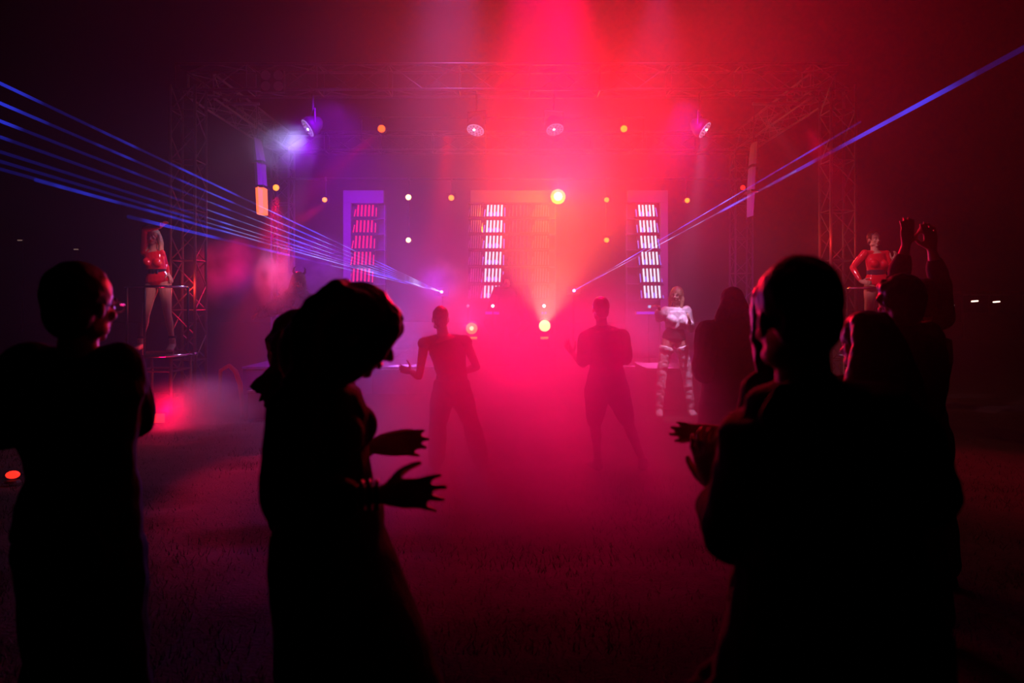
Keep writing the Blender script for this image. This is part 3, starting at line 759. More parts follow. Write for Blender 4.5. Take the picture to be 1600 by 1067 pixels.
def foot_loft(mb, an, to, inf, k=1.0, sole=0.0):
    an, to = V(an), V(to)
    d = V((to.x - an.x, to.y - an.y, 0)); d = unit(d) if d.length > 1e-6 else V((0, -1, 0)); s = d.cross(V((0, 0, 1)))
    heel = V((an.x, an.y, 0)) - d * .055 * k; heel.z = an.z - .055 * k
    ax = to - heel
    rs = []
    for t, hw, hh in ((0, .022, .02), (.08, .033, .036), (.3, .036, .045), (.55, .042, .032), (.8, .045, .022), (.95, .034, .016), (1, .015, .008)):
        c = heel + ax * t; rs.append((c + V((0, 0, hh * .2)), s * (hw * k + inf), V((0, 0, hh * k + inf))))
    mb.rings(rs, 12)
    mb.tube([an + V((0, 0, .03)), lerp(heel, an, .35) + d * .03], [.036 * k + inf, .036 * k + inf], 10)

def torso(mb, J, inf, t0=0, t1=1, f=1.0, female=False, flare=0.0):
    k = J.get('k', 1.0)
    pe, wa, ch, ne = V(J['pelvis']), V(J['waist']), V(J['chest']), V(J['neck'])
    hs = unit(V(J['hip_r']) - V(J['hip_l'])); ss = unit(V(J['sh_r']) - V(J['sh_l']))
    if female: prof = [(-.10, .115, .085), (0, .168, .115), (.2, .160, .108), (.42, .118, .082), (.62, .132, .092), (.8, .142, .100), (.93, .130, .080), (1.0, .06, .05)]
    else: prof = [(-.10, .110, .085), (0, .160, .110), (.2, .155, .105), (.42, .138, .092), (.62, .155, .104), (.8, .172, .112), (.93, .155, .088), (1.0, .07, .06)]
    def cen(t):
        if t < 0: return pe + unit(pe - wa) * (-t) * .55
        if t < .42: return lerp(pe, wa, t / .42)
        if t < .75: return lerp(wa, ch, (t - .42) / .33)
        return lerp(ch, ne, (t - .75) / .25)
    rs = []
    for i in range(len(prof) - 1):
        for q in range(3):
            u_ = q / 3; t = prof[i][0] + (prof[i + 1][0] - prof[i][0]) * u_
            if t < t0 - (.11 if t0 <= 0 else 0) or t > t1: continue
            hw = prof[i][1] + (prof[i + 1][1] - prof[i][1]) * u_; hd_ = prof[i][2] + (prof[i + 1][2] - prof[i][2]) * u_
            sd = unit(lerp(hs, ss, max(0, min(1, t)))); ax = unit(cen(t + .05) - cen(t - .05)); sd = unit(sd - ax * sd.dot(ax)); fr = ax.cross(sd)
            fl = 1 + flare * max(0, (.5 - t))
            rs.append((cen(t), sd * (hw * k * fl + inf), fr * (hd_ * k * fl + inf)))
    if t1 >= 1:
        rs.append((ne, rs[-1][1] * .7, rs[-1][2] * .7))
    mb.rings(rs, 18)
    sd = ss; ax = unit(ne - ch); fr = ax.cross(unit(sd - ax * sd.dot(ax)))
    if (fr.dot(J['face']) < 0 and 'torso_front' not in J): fr = -fr
    if 'torso_front' in J and fr.dot(J['torso_front']) < 0: fr = -fr
    if female and t1 > .8:
        for q in (-1, 1):
            mb.ell(lerp(wa, ch, .85) + sd * q * .068 * k + fr * .075 * k, sd * (.056 * k + inf), fr * (.055 * k + inf), ax * (.056 * k + inf), 12, 8)
    if t0 <= 0:
        for q in (-1, 1):
            mb.ell(pe + hs * q * .070 * k - fr * .034 * k - V((0, 0, .03)), hs * (.088 * k + inf * .7), fr * (.080 * k + inf * .7), V((0, 0, .10 * k + inf * .7)), 12, 8)
    if inf > .01 and .9 < t1 < 1: mb.ell(lerp(ch, ne, .82), sd * (.09 * k + inf), fr * (.060 * k + inf), ax * .05, 14, 8)

def garment(name, root, J, m, inf=.014, top=None, sleeves=None, legs=None, female=False, collar=True, voxel=.010, wrinkle=.012, flare=0.0, label=None):
    """top: (t0, t1) share of the torso; sleeves: reach of the sleeve along the arm 0..2; legs: reach along the leg 0..2"""
    k = J['k']; f = .9 if female else 1.0; mb = MB()
    if top is not None: torso(mb, J, inf, top[0], top[1], f, female, flare)
    if sleeves is not None:
        for c in 'lr':
            sh, el, wr = J['sh_' + c], J['el_' + c], J['wr_' + c]
            mb.ell(sh, (.058 * f * k + inf, 0, 0), (0, .058 * f * k + inf, 0), (0, 0, .058 * f * k + inf), 12, 8)
            limb(mb, [J['neck'] - V((0, 0, .035)), sh], [.055 * f * k + inf * .7, .05 * f * k + inf])
            if sleeves > 0: seg_limb(mb, sh, el, [(t, r * f * k) for t, r in UARM], inf * 1.3, 0, min(1, sleeves))
            if sleeves > 1: seg_limb(mb, el, wr, [(t, r * f * k) for t, r in FARM], inf, 0, min(1, sleeves - 1))
    if legs is not None:
        hp_inf = inf
        if top is None: torso(mb, J, inf, 0, .3, f, female)
        for c in 'lr':
            hp, kn, an = J['hip_' + c], J['kn_' + c], J['an_' + c]
            seg_limb(mb, hp, kn, [(t, r * k) for t, r in THIGH], inf * 1.1, 0, min(1, legs))
            if legs > 1: seg_limb(mb, kn, an, [(0, .056 * k), (.4, .058 * k), (1, .048 * k)], inf * 1.3, 0, min(1, legs - 1))
    o = remeshed(mb, name, M[m], root, voxel, 2, wrinkle)
    if label: o['label'] = label
    return o

def shoes(root, J, m='shoe', heel=0.0):
    for c in 'lr':
        mb = MB(); foot_loft(mb, J['an_' + c], J['toe_' + c], .010, J['k'])
        o = remeshed(mb, 'shoe', M[m], root, .008, 1)
        if heel > 0:
            an, to = V(J['an_' + c]), V(J['toe_' + c]); d = unit(V((to.x - an.x, to.y - an.y, 0)))
            h = MB(); b = V((an.x, an.y, an.z - .06)) - d * .04
            h.tube([b, V((b.x, b.y, J.get('ground', 0)))], [.02, .009], 8); h.obj('heel', M[m], o)

def hair_cap(root, J, m, thick=.014, back=.018, drop=0.0, locks=(), voxel=.008, extra=(), parent_name='hair', low=-.02, smooth=4):
    """cap over the skull plus locks: list of (points, radii)"""
    k = J['k']; u, fc, s, hd = J['_u'], J['_f'], J['_s'], J['head']
    mb = MB()
    def H(a, b, c): return hd + s * a * k + fc * b * k + u * c * k
    mb.ell(H(0, -back - .010, .036), s * (.078 * k + thick), fc * (.088 * k + thick), u * (.088 * k + thick), 18, 12)
    mb.ell(H(0, -back - .035, low), s * (.066 * k + thick), fc * (.052 * k + thick), u * (.07 * k + thick), 14, 9)
    for pts, rads in locks: limb(mb, pts, rads, n=9)
    for e in extra: mb.ell(*e)
    o = remeshed(mb, parent_name, M[m], root, voxel, smooth, .010, .03)
    return o
def hpt(J, a, b, c):
    k = J['k']; return J['head'] + J['_s'] * a * k + J['_f'] * b * k + J['_u'] * c * k

def frame_of(x, y, deg):
    """forward and left vectors for a figure that faces deg (0 = away from the camera, 180 = towards it, 90 = picture right)"""
    a = math.radians(deg); fw = V((math.sin(a), math.cos(a), 0)); rt = V((math.cos(a), -math.sin(a), 0))
    return fw, rt

def stand(x, y, deg, height=1.75, ground=0.0, female=False, stance=.14):
    """default standing joints; 'l' and 'r' are the figure's own sides"""
    fw, rt = frame_of(x, y, deg); q = height / 1.75; o = V((x, y, ground))
    def L(a, b, c): return o + rt * a * q + fw * b * q + V((0, 0, c * q))
    sw = .17 if female else .19
    J = dict(pelvis=L(0, 0, .93), waist=L(0, .01, 1.10), chest=L(0, -.005, 1.30), neck=L(0, -.02, 1.475), head=L(0, .01, 1.625), up=V((0, 0, 1)), face=fw,
             hip_l=L(-.09, 0, .90), hip_r=L(.09, 0, .90), kn_l=L(-.10 - stance * .3, .02, .49), kn_r=L(.10 + stance * .3, .02, .49),
             an_l=L(-.09 - stance * .6, -.02, .085), an_r=L(.09 + stance * .6, -.02, .085), toe_l=L(-.11 - stance * .7, .15, .02), toe_r=L(.11 + stance * .7, .15, .02),
             sh_l=L(-sw, -.01, 1.42), sh_r=L(sw, -.01, 1.42), el_l=L(-sw - .06, -.02, 1.12), el_r=L(sw + .06, -.02, 1.12),
             wr_l=L(-sw - .05, .08, .88), wr_r=L(sw + .05, .08, .88), ground=ground, torso_front=fw)
    J['hand_l'] = dict(n=-rt, side=1); J['hand_r'] = dict(n=rt, side=-1)
    J['L'] = L; J['fw'] = fw; J['rt'] = rt
    return J

# ---- left middle dancer, black tank top and loose dark trousers
D = 6.8
J = stand(P(707, 0, D).x, D, 8, 1.72)
J.update(head=P(688, 498, D), up=V((-.03, .05, 1)), neck=P(692, 524, D), chest=P(700, 552, D), waist=P(706, 583, D), pelvis=P(706, 611, D),
         sh_l=P(663, 537, D), sh_r=P(727, 534, D), el_l=P(651, 583, D - .05), wr_l=P(646, 577, D - .28) + V((-.02, 0, 0)), el_r=P(745, 573, D), wr_r=P(717, 583, D + .22),
         hip_l=P(692, 616, D), hip_r=P(720, 616, D), kn_l=P(684, 664, D + .05), kn_r=P(737, 664, D + .05), an_l=P(682, 722, D), an_r=P(751, 720, D), face=V((-.3, 1, 0)))
J['wr_l'] = P(656, 584, D - .02) + V((0, .25, 0)); J['wr_l'] = P(643, 581, 6.95)
J['el_l'] = P(655, 588, 6.75)
J['toe_l'] = J['an_l'] + V((-.06, .18, -.06)); J['toe_r'] = J['an_r'] + V((.06, .18, -.06))
for c in 'lr': J['an_' + c].z = .085; J['toe_' + c].z = .02
J['hand_l'] = dict(d=V((-1, .25, .25)), n=V((-.2, -1, -.1)), side=1, curl=.35, spread=.3, thumb=1.2)
r, J = person('short-haired dancer in the middle with hands apart, black tank top and loose trousers', J, 'skin_dark', voxel=.0075)
garment('tank_top', r, J, 'cloth_black', .012, (.0, .93), 0, None)
garment('trousers', r, J, 'cloth_black', .028, None, None, 1.93, wrinkle=.02)
shoes(r, J); hair_cap(r, J, 'hair_dark', .004, .012)

# ---- right middle dancer, t-shirt and shorts
J = stand(P(948, 0, D).x, D, -8, 1.78)
J.update(head=P(938, 483, D), neck=P(940, 510, D), chest=P(945, 540, D), waist=P(947, 572, D), pelvis=P(948, 602, D),
         sh_l=P(916, 529, D), sh_r=P(971, 527, D), el_l=P(911, 569, D - .05), wr_l=P(895, 553, D + .12), el_r=P(979, 565, D), wr_r=P(955, 558, D + .28),
         hip_l=P(934, 606, D), hip_r=P(962, 606, D), kn_l=P(929, 658, D + .03), kn_r=P(979, 655, D + .05), an_l=P(934, 722, D), an_r=P(1004, 722, D), face=V((-.25, 1, 0)))
for c, sg in (('l', -1), ('r', 1)):
    J['an_' + c].z = .085; J['toe_' + c] = J['an_' + c] + V((.06 * sg, .18, 0)); J['toe_' + c].z = .02
J['hand_l'] = dict(d=V((-.55, .2, .85)), n=V((-.6, -.75, -.3)), side=1, curl=.25, spread=.5, thumb=1.1)
r, J = person('clapping dancer in the middle wearing a loose dark t-shirt and knee-length shorts', J, 'skin_dark', voxel=.0075)
garment('t_shirt', r, J, 'cloth_black', .026, (.0, .95), .82, None, wrinkle=.02, flare=.25)
garment('shorts', r, J, 'cloth_black', .034, None, None, .93, wrinkle=.02)
shoes(r, J); hair_cap(r, J, 'hair_dark', .006, .012)

# ---- dancer in white thigh boots
Db = 9.9
J = stand(P(1056, 0, Db).x, Db, 190, 1.75)
J.update(head=P(1057, 462, Db), neck=P(1056, 482, Db), chest=P(1056, 498, Db), waist=P(1055, 514, Db), pelvis=P(1053, 529, Db), up=V((.08, .0, 1)),
         sh_r=P(1041, 487, Db), sh_l=P(1072, 487, Db), el_r=P(1031, 497, Db), wr_r=P(1030, 479, Db - .1), el_l=P(1078, 512, Db), wr_l=P(1077, 500, Db - .22),
         hip_r=P(1044, 532, Db), hip_l=P(1062, 532, Db), kn_r=P(1035, 575, Db), kn_l=P(1072, 575, Db), an_r=P(1030, 634, Db), an_l=P(1079, 634, Db), face=V((-.5, -1, -.1)))
for c, sg in (('r', -1), ('l', 1)):
    J['an_' + c].z = .15; J['toe_' + c] = J['an_' + c] + V((.03 * sg, -.15, 0)); J['toe_' + c].z = .035
J['hand_r'] = dict(d=V((-.8, -.4, .2)), n=V((0, 0, 1)), side=-1, curl=.5)
r, J = person('blonde dancer in a pale open shirt and slouchy white thigh boots', J, 'skin', female=True, voxel=.008)
garment('bodysuit', r, J, 'cloth_black', .005, (0, .9), None, None, female=True, wrinkle=0)
garment('shirt', r, J, 'cloth_white', .03, (.35, .93), 1.5, None, female=True, wrinkle=.03, flare=.5, label='pale loose shirt hanging open')
for c in 'lr':
    mb = MB(); h = J['hip_' + c]; kn = J['kn_' + c]; an = J['an_' + c]; a = lerp(h, kn, .22)
    N = 16; pts = []; rad = []
    for q in range(N + 1):
        t = q / N; p = lerp(a, kn, t / .42) if t < .42 else lerp(kn, an, (t - .42) / .58)
        pts.append(p); rad.append((.105 if t < .08 else .092 - .035 * t) + .004 * math.sin(q * 2.4))
    mb.tube(pts, rad, 14); foot_loft(mb, J['an_' + c], J['toe_' + c], .012)
    an_, to = J['an_' + c], J['toe_' + c]; mb.tube([an_ + V((0, .04, -.05)), V((an_.x, an_.y + .045, 0))], [.018, .01], 8)
    remeshed(mb, 'thigh_boot', M['leather_white'], r, .008, 1, .02, .06)['label'] = 'slouchy white thigh-high boot'
hair_cap(r, J, 'hair_blonde', .016, .012, locks=[([hpt(J, q * .07, -.02, .05), hpt(J, q * .09, -.01, -.06), hpt(J, q * .09, .0, -.17)], [.03, .03, .015]) for q in (-1, -.85, .85, 1)])

# ---- wide cloaked figure between the boots dancer and the large man
Dc = 6.1; s_ = Dc / F
J = stand(P(1143, 0, Dc).x, Dc, -5, 1.78)
J.update(sh_l=P(1108, 520, Dc), sh_r=P(1182, 520, Dc), el_l=P(1100, 580, Dc - .05), el_r=P(1192, 590, Dc), wr_l=P(1118, 590, Dc + .24), wr_r=P(1170, 600, Dc + .22))
r, J = person('broad figure in a long dark hooded coat standing left of the large man', J, 'skin', voxel=.009, detail=False)
garment('coat', r, J, 'cloth_grey', .055, (0, .98), 1.85, 1.75, wrinkle=.03, voxel=.012)
mb = MB(); pv = J['pelvis']
mb.rings([(V((pv.x, Dc, z)), V((wx, 0, 0)), V((0, wy, 0))) for z, wx, wy in ((.12, .34, .25), (.4, .32, .23), (.8, .28, .2), (1.15, .25, .17), (1.35, .22, .15))], 24)
remeshed(mb, 'coat_skirt', M['cloth_grey'], r, .012, 2, .03, .15)
hair_cap(r, J, 'cloth_grey', .024, .02, smooth=10, locks=[([hpt(J, q * .06, -.06, .02), hpt(J, q * .12, -.06, -.14)], [.05, .06]) for q in (-1, 0, 1)], parent_name='hood')
shoes(r, J)

# ---- podium dancers
def podium(cx, cy, z, r_, label, lit):
    t = thing('podium', label, 'podium', (cx, cy, 0), 'round dance podiums')
    MB().disc((cx, cy, z - .02), (0, 0, 1), r_, .04, 40).obj('platform', M['glossdeck'], t)
    rim = MB(); N = 40
    pts = [V((cx + math.cos(2 * math.pi * i / N) * (r_ + .005), cy + math.sin(2 * math.pi * i / N) * (r_ + .005), z - .02)) for i in range(N + 1)]
    rim.tube(pts, .022, 6); rim.obj('rim', M['chrome'], t, smooth=True)
    q = r_ * .62
    for sx in (-1, 1):
        for sy in (-1, 1):
            MB().tube([(cx + sx * q, cy + sy * q, 0), (cx + sx * q, cy + sy * q, z - .04)], .022, 8).obj('leg', M['steel'], t, smooth=True)
            MB().disc((cx + sx * q, cy + sy * q, .012), (0, 0, 1), .05, .024, 12).obj('foot_plate', M['dark_metal'], t)
    for zz in (.35, .72):
        for a, b in (((-1, -1), (1, -1)), ((1, -1), (1, 1)), ((1, 1), (-1, 1)), ((-1, 1), (-1, -1))):
            MB().tube([(cx + a[0] * q, cy + a[1] * q, zz), (cx + b[0] * q, cy + b[1] * q, zz)], .014, 6).obj('cross_bar', M['steel'], t)
    ra = []; a0 = -2.9; a1 = -.24
    for i in range(25):
        a = a0 + (a1 - a0) * i / 24; ra.append(V((cx + math.cos(a) * r_ * .97, cy + math.sin(a) * r_ * .97, z + .92)))
    MB().tube(ra, .018, 8, round_ends=True).obj('rail', M['chrome'], t, smooth=True)
    for a in (a0, -math.pi / 2, a1):
        MB().tube([(cx + math.cos(a) * r_ * .97, cy + math.sin(a) * r_ * .97, z), (cx + math.cos(a) * r_ * .97, cy + math.sin(a) * r_ * .97, z + .92)], .016, 8).obj('rail_post', M['dark_metal'], t, smooth=True)
    return t
Dp = 9.6; pzL = P(0, 551, Dp).z
pc = P(252, 0, Dp); podium(pc.x, Dp, pzL, .45, 'round podium with rail carrying the dancer with a raised arm', True)
J = stand(pc.x, Dp, 175, 1.70, pzL, True)
Q = lambda x, y, dd=0.0: P(x, y, Dp + dd)
J.update(head=Q(239, 371), neck=Q(239, 391), chest=Q(242, 408), waist=Q(245, 424), pelvis=Q(247, 440), up=V((-.12, .05, 1)), face=V((.1, -1, -.1)),
         sh_r=Q(226, 394), sh_l=Q(252, 396), el_r=Q(226, 358, -.08), wr_r=Q(250, 355, -.16), el_l=Q(259, 415, .1), wr_l=Q(263, 428, .0),
         hip_r=Q(238, 444), hip_l=Q(257, 444), kn_r=Q(228, 491, -.05), kn_l=Q(262, 491, -.05), an_r=Q(220, 533), an_l=Q(269, 533))
for c, sg in (('r', -1), ('l', 1)):
    J['an_' + c].z = pzL + .17; J['toe_' + c] = J['an_' + c] + V((.02 * sg, -.13, 0)); J['toe_' + c].z = pzL + .03
J['hand_r'] = dict(d=V((.8, -.1, .75)), n=V((-.3, .3, 1)), side=1, curl=.5); J['hand_l'] = dict(d=V((.45, -.2, -.6)), n=V((.6, 0, .6)), side=1, curl=.3, spread=.6, thumb=1)
r, J = person('blonde dancer in a red latex bodysuit on the left podium, arm over her head', J, 'skin', female=True, voxel=.0075)
garment('latex_bodysuit', r, J, 'latex', .006, (0, .97), 1.85, None, female=True, wrinkle=0, voxel=.008)
mb = MB(); w0, w1 = J['waist'], J['pelvis']
def ringband(c, wx, wy, z, th, m, nm, root_):
    b = MB(); N = 28
    vs = []
    for i in range(N):
        a = 2 * math.pi * i / N
        for dz in (-z, z): b.v.append(V(c) + V((math.cos(a) * wx, math.sin(a) * wy, dz)))
        for dz in (z, -z): b.v.append(V(c) + V((math.cos(a) * (wx + th), math.sin(a) * (wy + th), dz)))
    for i in range(N):
        j = (i + 1) % N
        for q in range(4): b.f.append([i * 4 + q, i * 4 + (q + 1) % 4, j * 4 + (q + 1) % 4, j * 4 + q])
    return b.obj(nm, m, root_, smooth=False)
bt = ringband(lerp(w0, w1, .1), .116, .084, .045, .014, M['belt'], 'belt', r)
for q in range(3): MB().box(lerp(w0, w1, .1) + V((-.05 + q * .05, -.102, 0)), (.035, .012, .05)).obj('buckle', M['chrome'], bt, bevel=.004)
for c in 'lr': ringband(J['an_' + c] + V((0, 0, .05)), .042, .042, .016, .008, M['belt'], 'ankle_strap', r)
shoes(r, J, 'skin', heel=.1)
hair_cap(r, J, 'hair_blonde', .016, .014, locks=[([hpt(J, a, b, .03), hpt(J, a * 1.25, b, -.08), hpt(J, a * 1.3 - .01, b + .01, -.2), hpt(J, a * 1.2, b + .02, -.27)], [.025, .028, .025, .012]) for a, b in ((-.07, 0), (-.07, -.04), (.075, .01), (.08, -.03), (.06, -.07), (0, -.09), (-.05, -.08))])

pzR = P(0, 553, Dp).z
pc = P(1366, 0, Dp); podium(pc.x, Dp, pzR, .45, 'round podium with rail carrying the dancer with hand on hip', False)
J = stand(pc.x, Dp, 185, 1.74, pzR, True)
J.update(head=Q(1366, 374), neck=Q(1367, 393), chest=Q(1369, 410), waist=Q(1369, 427), pelvis=Q(1370, 443), up=V((-.03, 0, 1)), face=V((.12, -1, -.08)),
         sh_r=Q(1351, 396), sh_l=Q(1385, 397), el_r=Q(1332, 418, .05), wr_r=Q(1345, 440, -.1), el_l=Q(1391, 424, -.05), wr_l=Q(1396, 408, -.18),
         hip_r=Q(1361, 446), hip_l=Q(1379, 446), kn_r=Q(1357, 494, -.03), kn_l=Q(1382, 494, -.03), an_r=Q(1350, 535), an_l=Q(1387, 535))
for c, sg in (('r', -1), ('l', 1)):
    J['an_' + c].z = pzR + .16; J['toe_' + c] = J['an_' + c] + V((.02 * sg, -.13, 0)); J['toe_' + c].z = pzR + .03
J['hand_r'] = dict(d=V((.7, -.5, -.15)), n=V((-.2, -.8, .3)), side=-1, curl=.6); J['hand_l'] = dict(d=V((.35, -.1, .85)), n=V((.3, -.9, 0)), side=-1, curl=.6, spread=.6, thumb=1)
r, J = person('dark-haired dancer in red latex on the right podium with hand on hip', J, 'skin', female=True, voxel=.0075)
garment('latex_top', r, J, 'latex', .006, (0.0, .97), 1.85, None, female=True, wrinkle=0, voxel=.008)
ringband(lerp(J['waist'], J['pelvis'], -.05), .116, .084, .04, .012, M['belt'], 'belt', r)
shoes(r, J, 'latex', heel=.1); hair_cap(r, J, 'hair_dark', .004, .014)

# red glowing box and little table parts at the foot of the left podium
t = thing('light_box', 'small red glowing light box on the ground beneath the left podium', 'light box', tuple(P(248, 655, Dp - .1) * 1))
c = P(243, 650, 9.3); c.z = .09; t.location = (c.x, c.y, 0)
MB().box(c + V((0, .04, 0)), (.30, .10, .16)).obj('housing', M['black_paint'], t, bevel=.01); MB().box(c + V((0, -.015, 0)), (.26, .012, .12)).obj('diffuser', E['redlamp'], t)
t = thing('light_box', 'red glowing lamp on the ground at the far left edge', 'light box', (0, 0, 0)); c = P(20, 735, 6.3); c.z = .07; t.location = (c.x, c.y, 0)
MB().rings([(V((c.x, c.y, 0)), V((.07, 0, 0)), V((0, .07, 0))), (V((c.x, c.y, c.z - .05)), V((.05, 0, 0)), V((0, .05, 0)))], 14).obj('base', M['black_paint'], t)
MB().ell(c, (.06, 0, 0), (0, .05, 0), (0, 0, .035), 14, 8).obj('diffuser', E['redlamp'], t, smooth=True)
t = thing('equipment_case', 'small beige box standing behind the right podium', 'box', tuple(P(1325, 500, 11.7)))
c = P(1322, 501, 11.7); t.location = (c.x, c.y, 0)
MB().box(V((c.x, c.y, c.z)), (.28, .3, .13)).obj('case', M['box_beige'], t, bevel=.01); MB().box(V((c.x, c.y, (c.z - .065) / 2)), (.36, .34, c.z - .065)).obj('stand', M['stage_black'], t, bevel=.01)
a = P(358, 571, 9.9); b = P(378, 640, 9.9)
tag(MB().tube([a, P(368, 580, 9.9), P(375, 600, 9.9), P(378, 625, 9.9), V((P(378, 640, 9.9).x, 9.9, .0))], [.03, .035, .035, .032, .03], 10, False).obj('bent_tube', M['tube_red'], None, smooth=True), 'dark red bent tube rising from the ground right of the left podium', 'tube')
tag(MB().tube([a, a + V((-.25, .3, -.1)), V((a.x - .4, a.y + .6, 0))], .028, 10).obj('bent_tube', M['tube_red'], None, smooth=True), 'rear arm of the dark red bent tube near the plinth', 'tube')

# ---- horned cloaked performer
Dm = 10.3
J = stand(P(463, 0, Dm).x, Dm, 165, 1.72, .40)
J.update(head=P(466, 440, Dm), neck=P(463, 458, Dm), up=V((.1, 0, 1)), face=V((.35, -1, -.15)))
J.update(sh_r=P(449, 468, Dm), el_r=P(428, 482, Dm), wr_r=P(408, 490, Dm - .1), sh_l=P(480, 468, Dm), el_l=P(492, 488, Dm), wr_l=P(499, 508, Dm - .1))
r, J = person('horned performer in a dark fur cloak with one arm spread', J, 'skin_dark', voxel=.009)
mb = MB(); pv = J['pelvis']
mb.rings([(V((pv.x, Dm, z)), V((wx, 0, 0)), V((0, wy, 0))) for z, wx, wy in ((.44, .36, .26), (.8, .32, .22), (1.2, .26, .18), (1.6, .22, .15), (1.82, .17, .12), (1.9, .08, .08))], 24)
limb(mb, [J['neck'], J['sh_r'], J['el_r'], J['wr_r']], [.09, .12, .11, .08]); limb(mb, [J['neck'], J['sh_l'], J['el_l']], [.09, .1, .08])
ck = remeshed(mb, 'fur_cloak', M['fur'], r, .014, 1, .06, .05)
fb = MB(); rr = random.Random(4)
for i in range(260):
    t_ = rr.random(); base = lerp(J['sh_r'], J['wr_r'], t_ * 1.15) + V((0, rr.uniform(-.1, .1), rr.uniform(.02, .1)))
    if i % 2: base = V((pv.x + rr.uniform(-.3, .3), Dm + rr.uniform(-.25, .1), rr.uniform(.6, 1.8)))
    e = base + V((rr.uniform(-.08, .05), rr.uniform(-.08, .02), rr.uniform(-.1, .05))); fb.tube([base, e], [.012, .002], 4)
fo = fb.obj('fur_tufts', M['fur'], r); fo['kind'] = 'stuff'
for q in (-1, 1):
    h = MB(); h.tube([hpt(J, q * .05, 0, .1), hpt(J, q * .085, .01, .15), hpt(J, q * .08, .03, .2), hpt(J, q * .06, .05, .22)], [.022, .018, .012, .004], 8); h.obj('horn', M['fur'], r, smooth=True)
hair_cap(r, J, 'hair_dark', .03, .012, locks=[([hpt(J, a, b, .03), hpt(J, a * 1.3, b, -.12), hpt(J, a * 1.5, b + .02, -.28)], [.03, .035, .015]) for a, b in ((-.08, 0), (.08, 0), (-.06, -.06), (.06, -.06))])

# ---- disc jockey behind a table
Dj = 13.4
J = stand(P(792, 0, Dj).x, Dj, 180, 1.72, SZ)
J.update(wr_l=P(812, 520, Dj - .35), wr_r=P(770, 520, Dj - .35), el_l=P(822, 505, Dj), el_r=P(762, 505, Dj))
r, J = person('disc jockey standing behind the table in dense haze', J, 'skin', voxel=.009)
garment('hooded_top', r, J, 'cloth_black', .035, (0, .97), 1.85, None, wrinkle=.02)
garment('trousers', r, J, 'cloth_black', .02, None, None, 1.9); shoes(r, J)
hair_cap(r, J, 'cloth_black', .03, .02, locks=[([hpt(J, q * .06, -.05, 0), hpt(J, q * .1, -.04, -.14)], [.05, .055]) for q in (-1, 0, 1)], parent_name='hood')
tl, tr = P(730, 545, 12.75), P(868, 545, 12.75)
t = thing('table', 'long disc jockey table draped in dark cloth at the stage front', 'table', ((tl.x + tr.x) / 2, 12.85, SZ))
zt = ZT
MB().box(((tl.x + tr.x) / 2, 12.85, zt - .02), (tr.x - tl.x, .55, .04)).obj('tabletop', M['deck'], t, bevel=.005)
for k in range(4):
    wd = (tr.x - tl.x) / 4; MB().box((tl.x + wd * (k + .5), 12.6, (SZ + zt - .04) / 2), (wd - .015, .025, zt - SZ - .05)).obj('front_panel', M['stage_black'], t, bevel=.004)
for sx in (tl.x + .04, tr.x - .04):
    for yy in (12.65, 13.08): MB().tube([(sx, yy, SZ), (sx, yy, zt - .04)], .02, 8).obj('leg', M['steel'], t)
for x, l in ((765, 'left'), (825, 'right')):
    c = P(x, 540, 12.85); t = thing('media_player', '%s flat black player on the disc jockey table' % l, 'media player', (c.x, 12.87, zt), 'players on the table')
    MB().box((c.x, 12.87, zt + .035), (.32, .36, .07)).obj('body', M['black_paint'], t, bevel=.008)
    MB().disc((c.x, 12.84, zt + .078), (0, 0, 1), .11, .014, 24).obj('jog_wheel', M['dark_metal'], t); MB().box((c.x, 13.0, zt + .085), (.18, .03, .05)).obj('screen', M['glass_dark'], t)
for k, (x, l) in enumerate(((764, 'on the left part'), (826, 'in the middle part'), (858, 'at the right end'))):
    c = P(x, 532, 12.7); t = thing('bottle', 'clear bottle standing %s of the disc jockey table' % l, 'bottle', (c.x, 12.66, zt), 'bottles on the table')
    MB().tube([(c.x, 12.66, zt), (c.x, 12.66, zt + .14), (c.x, 12.66, zt + .19), (c.x, 12.66, zt + .25)], [.033, .033, .014, .012], 12).obj('glass', M['glass_dark'], t, smooth=True)
    MB().tube([(c.x, 12.66, zt + .25), (c.x, 12.66, zt + .27)], .015, 8).obj('cap', M['chrome'], t)


# ================================================================== people in the foreground
# ---- woman bending forward at the left, clapping
D = 1.85
pb = P(500, 0, D)
J = stand(pb.x, D, 82, 1.66, female=True)
Q = lambda x, y, dd=0.0: P(x, y, D + dd)
J.update(head=Q(564, 521), up=V((.40, 0, .9)), face=V((.88, .10, -.42)), neck=Q(502, 590), chest=Q(498, 655), waist=Q(518, 745), pelvis=Q(514, 835),
         sh_r=Q(460, 642, -.15), sh_l=Q(520, 618, .16), el_r=Q(446, 785, -.20), wr_r=Q(596, 772, -.16), el_l=Q(508, 735, .20), wr_l=Q(584, 696, .16),
         hip_r=Q(500, 850, -.09), hip_l=Q(508, 850, .09))
J['kn_r'] = V((J['hip_r'].x + .10, D - .10, .46)); J['kn_l'] = V((J['hip_l'].x + .16, D + .12, .46))
J['an_r'] = V((J['kn_r'].x - .05, D - .10, .09)); J['an_l'] = V((J['kn_l'].x + .02, D + .14, .09))
J['toe_r'] = J['an_r'] + V((.17, -.02, -.06)); J['toe_l'] = J['an_l'] + V((.17, .02, -.06))
J['hand_r'] = dict(d=V((1, .05, .02)), n=V((.1, -.9, .45)), side=-1, curl=.14, spread=.5, thumb=.85)
J['hand_l'] = dict(d=V((1, .0, .08)), n=V((0, -.9, .45)), side=-1, curl=.2, spread=.28, thumb=.25)
J['torso_front'] = V((1, 0, 0))
r, J = person('long-haired woman bowing her head and holding both hands out to clap at left', J, 'skin', female=True, voxel=.006)
garment('strap_top', r, J, 'cloth_grey', .010, (0, .93), None, None, female=True, wrinkle=.006)
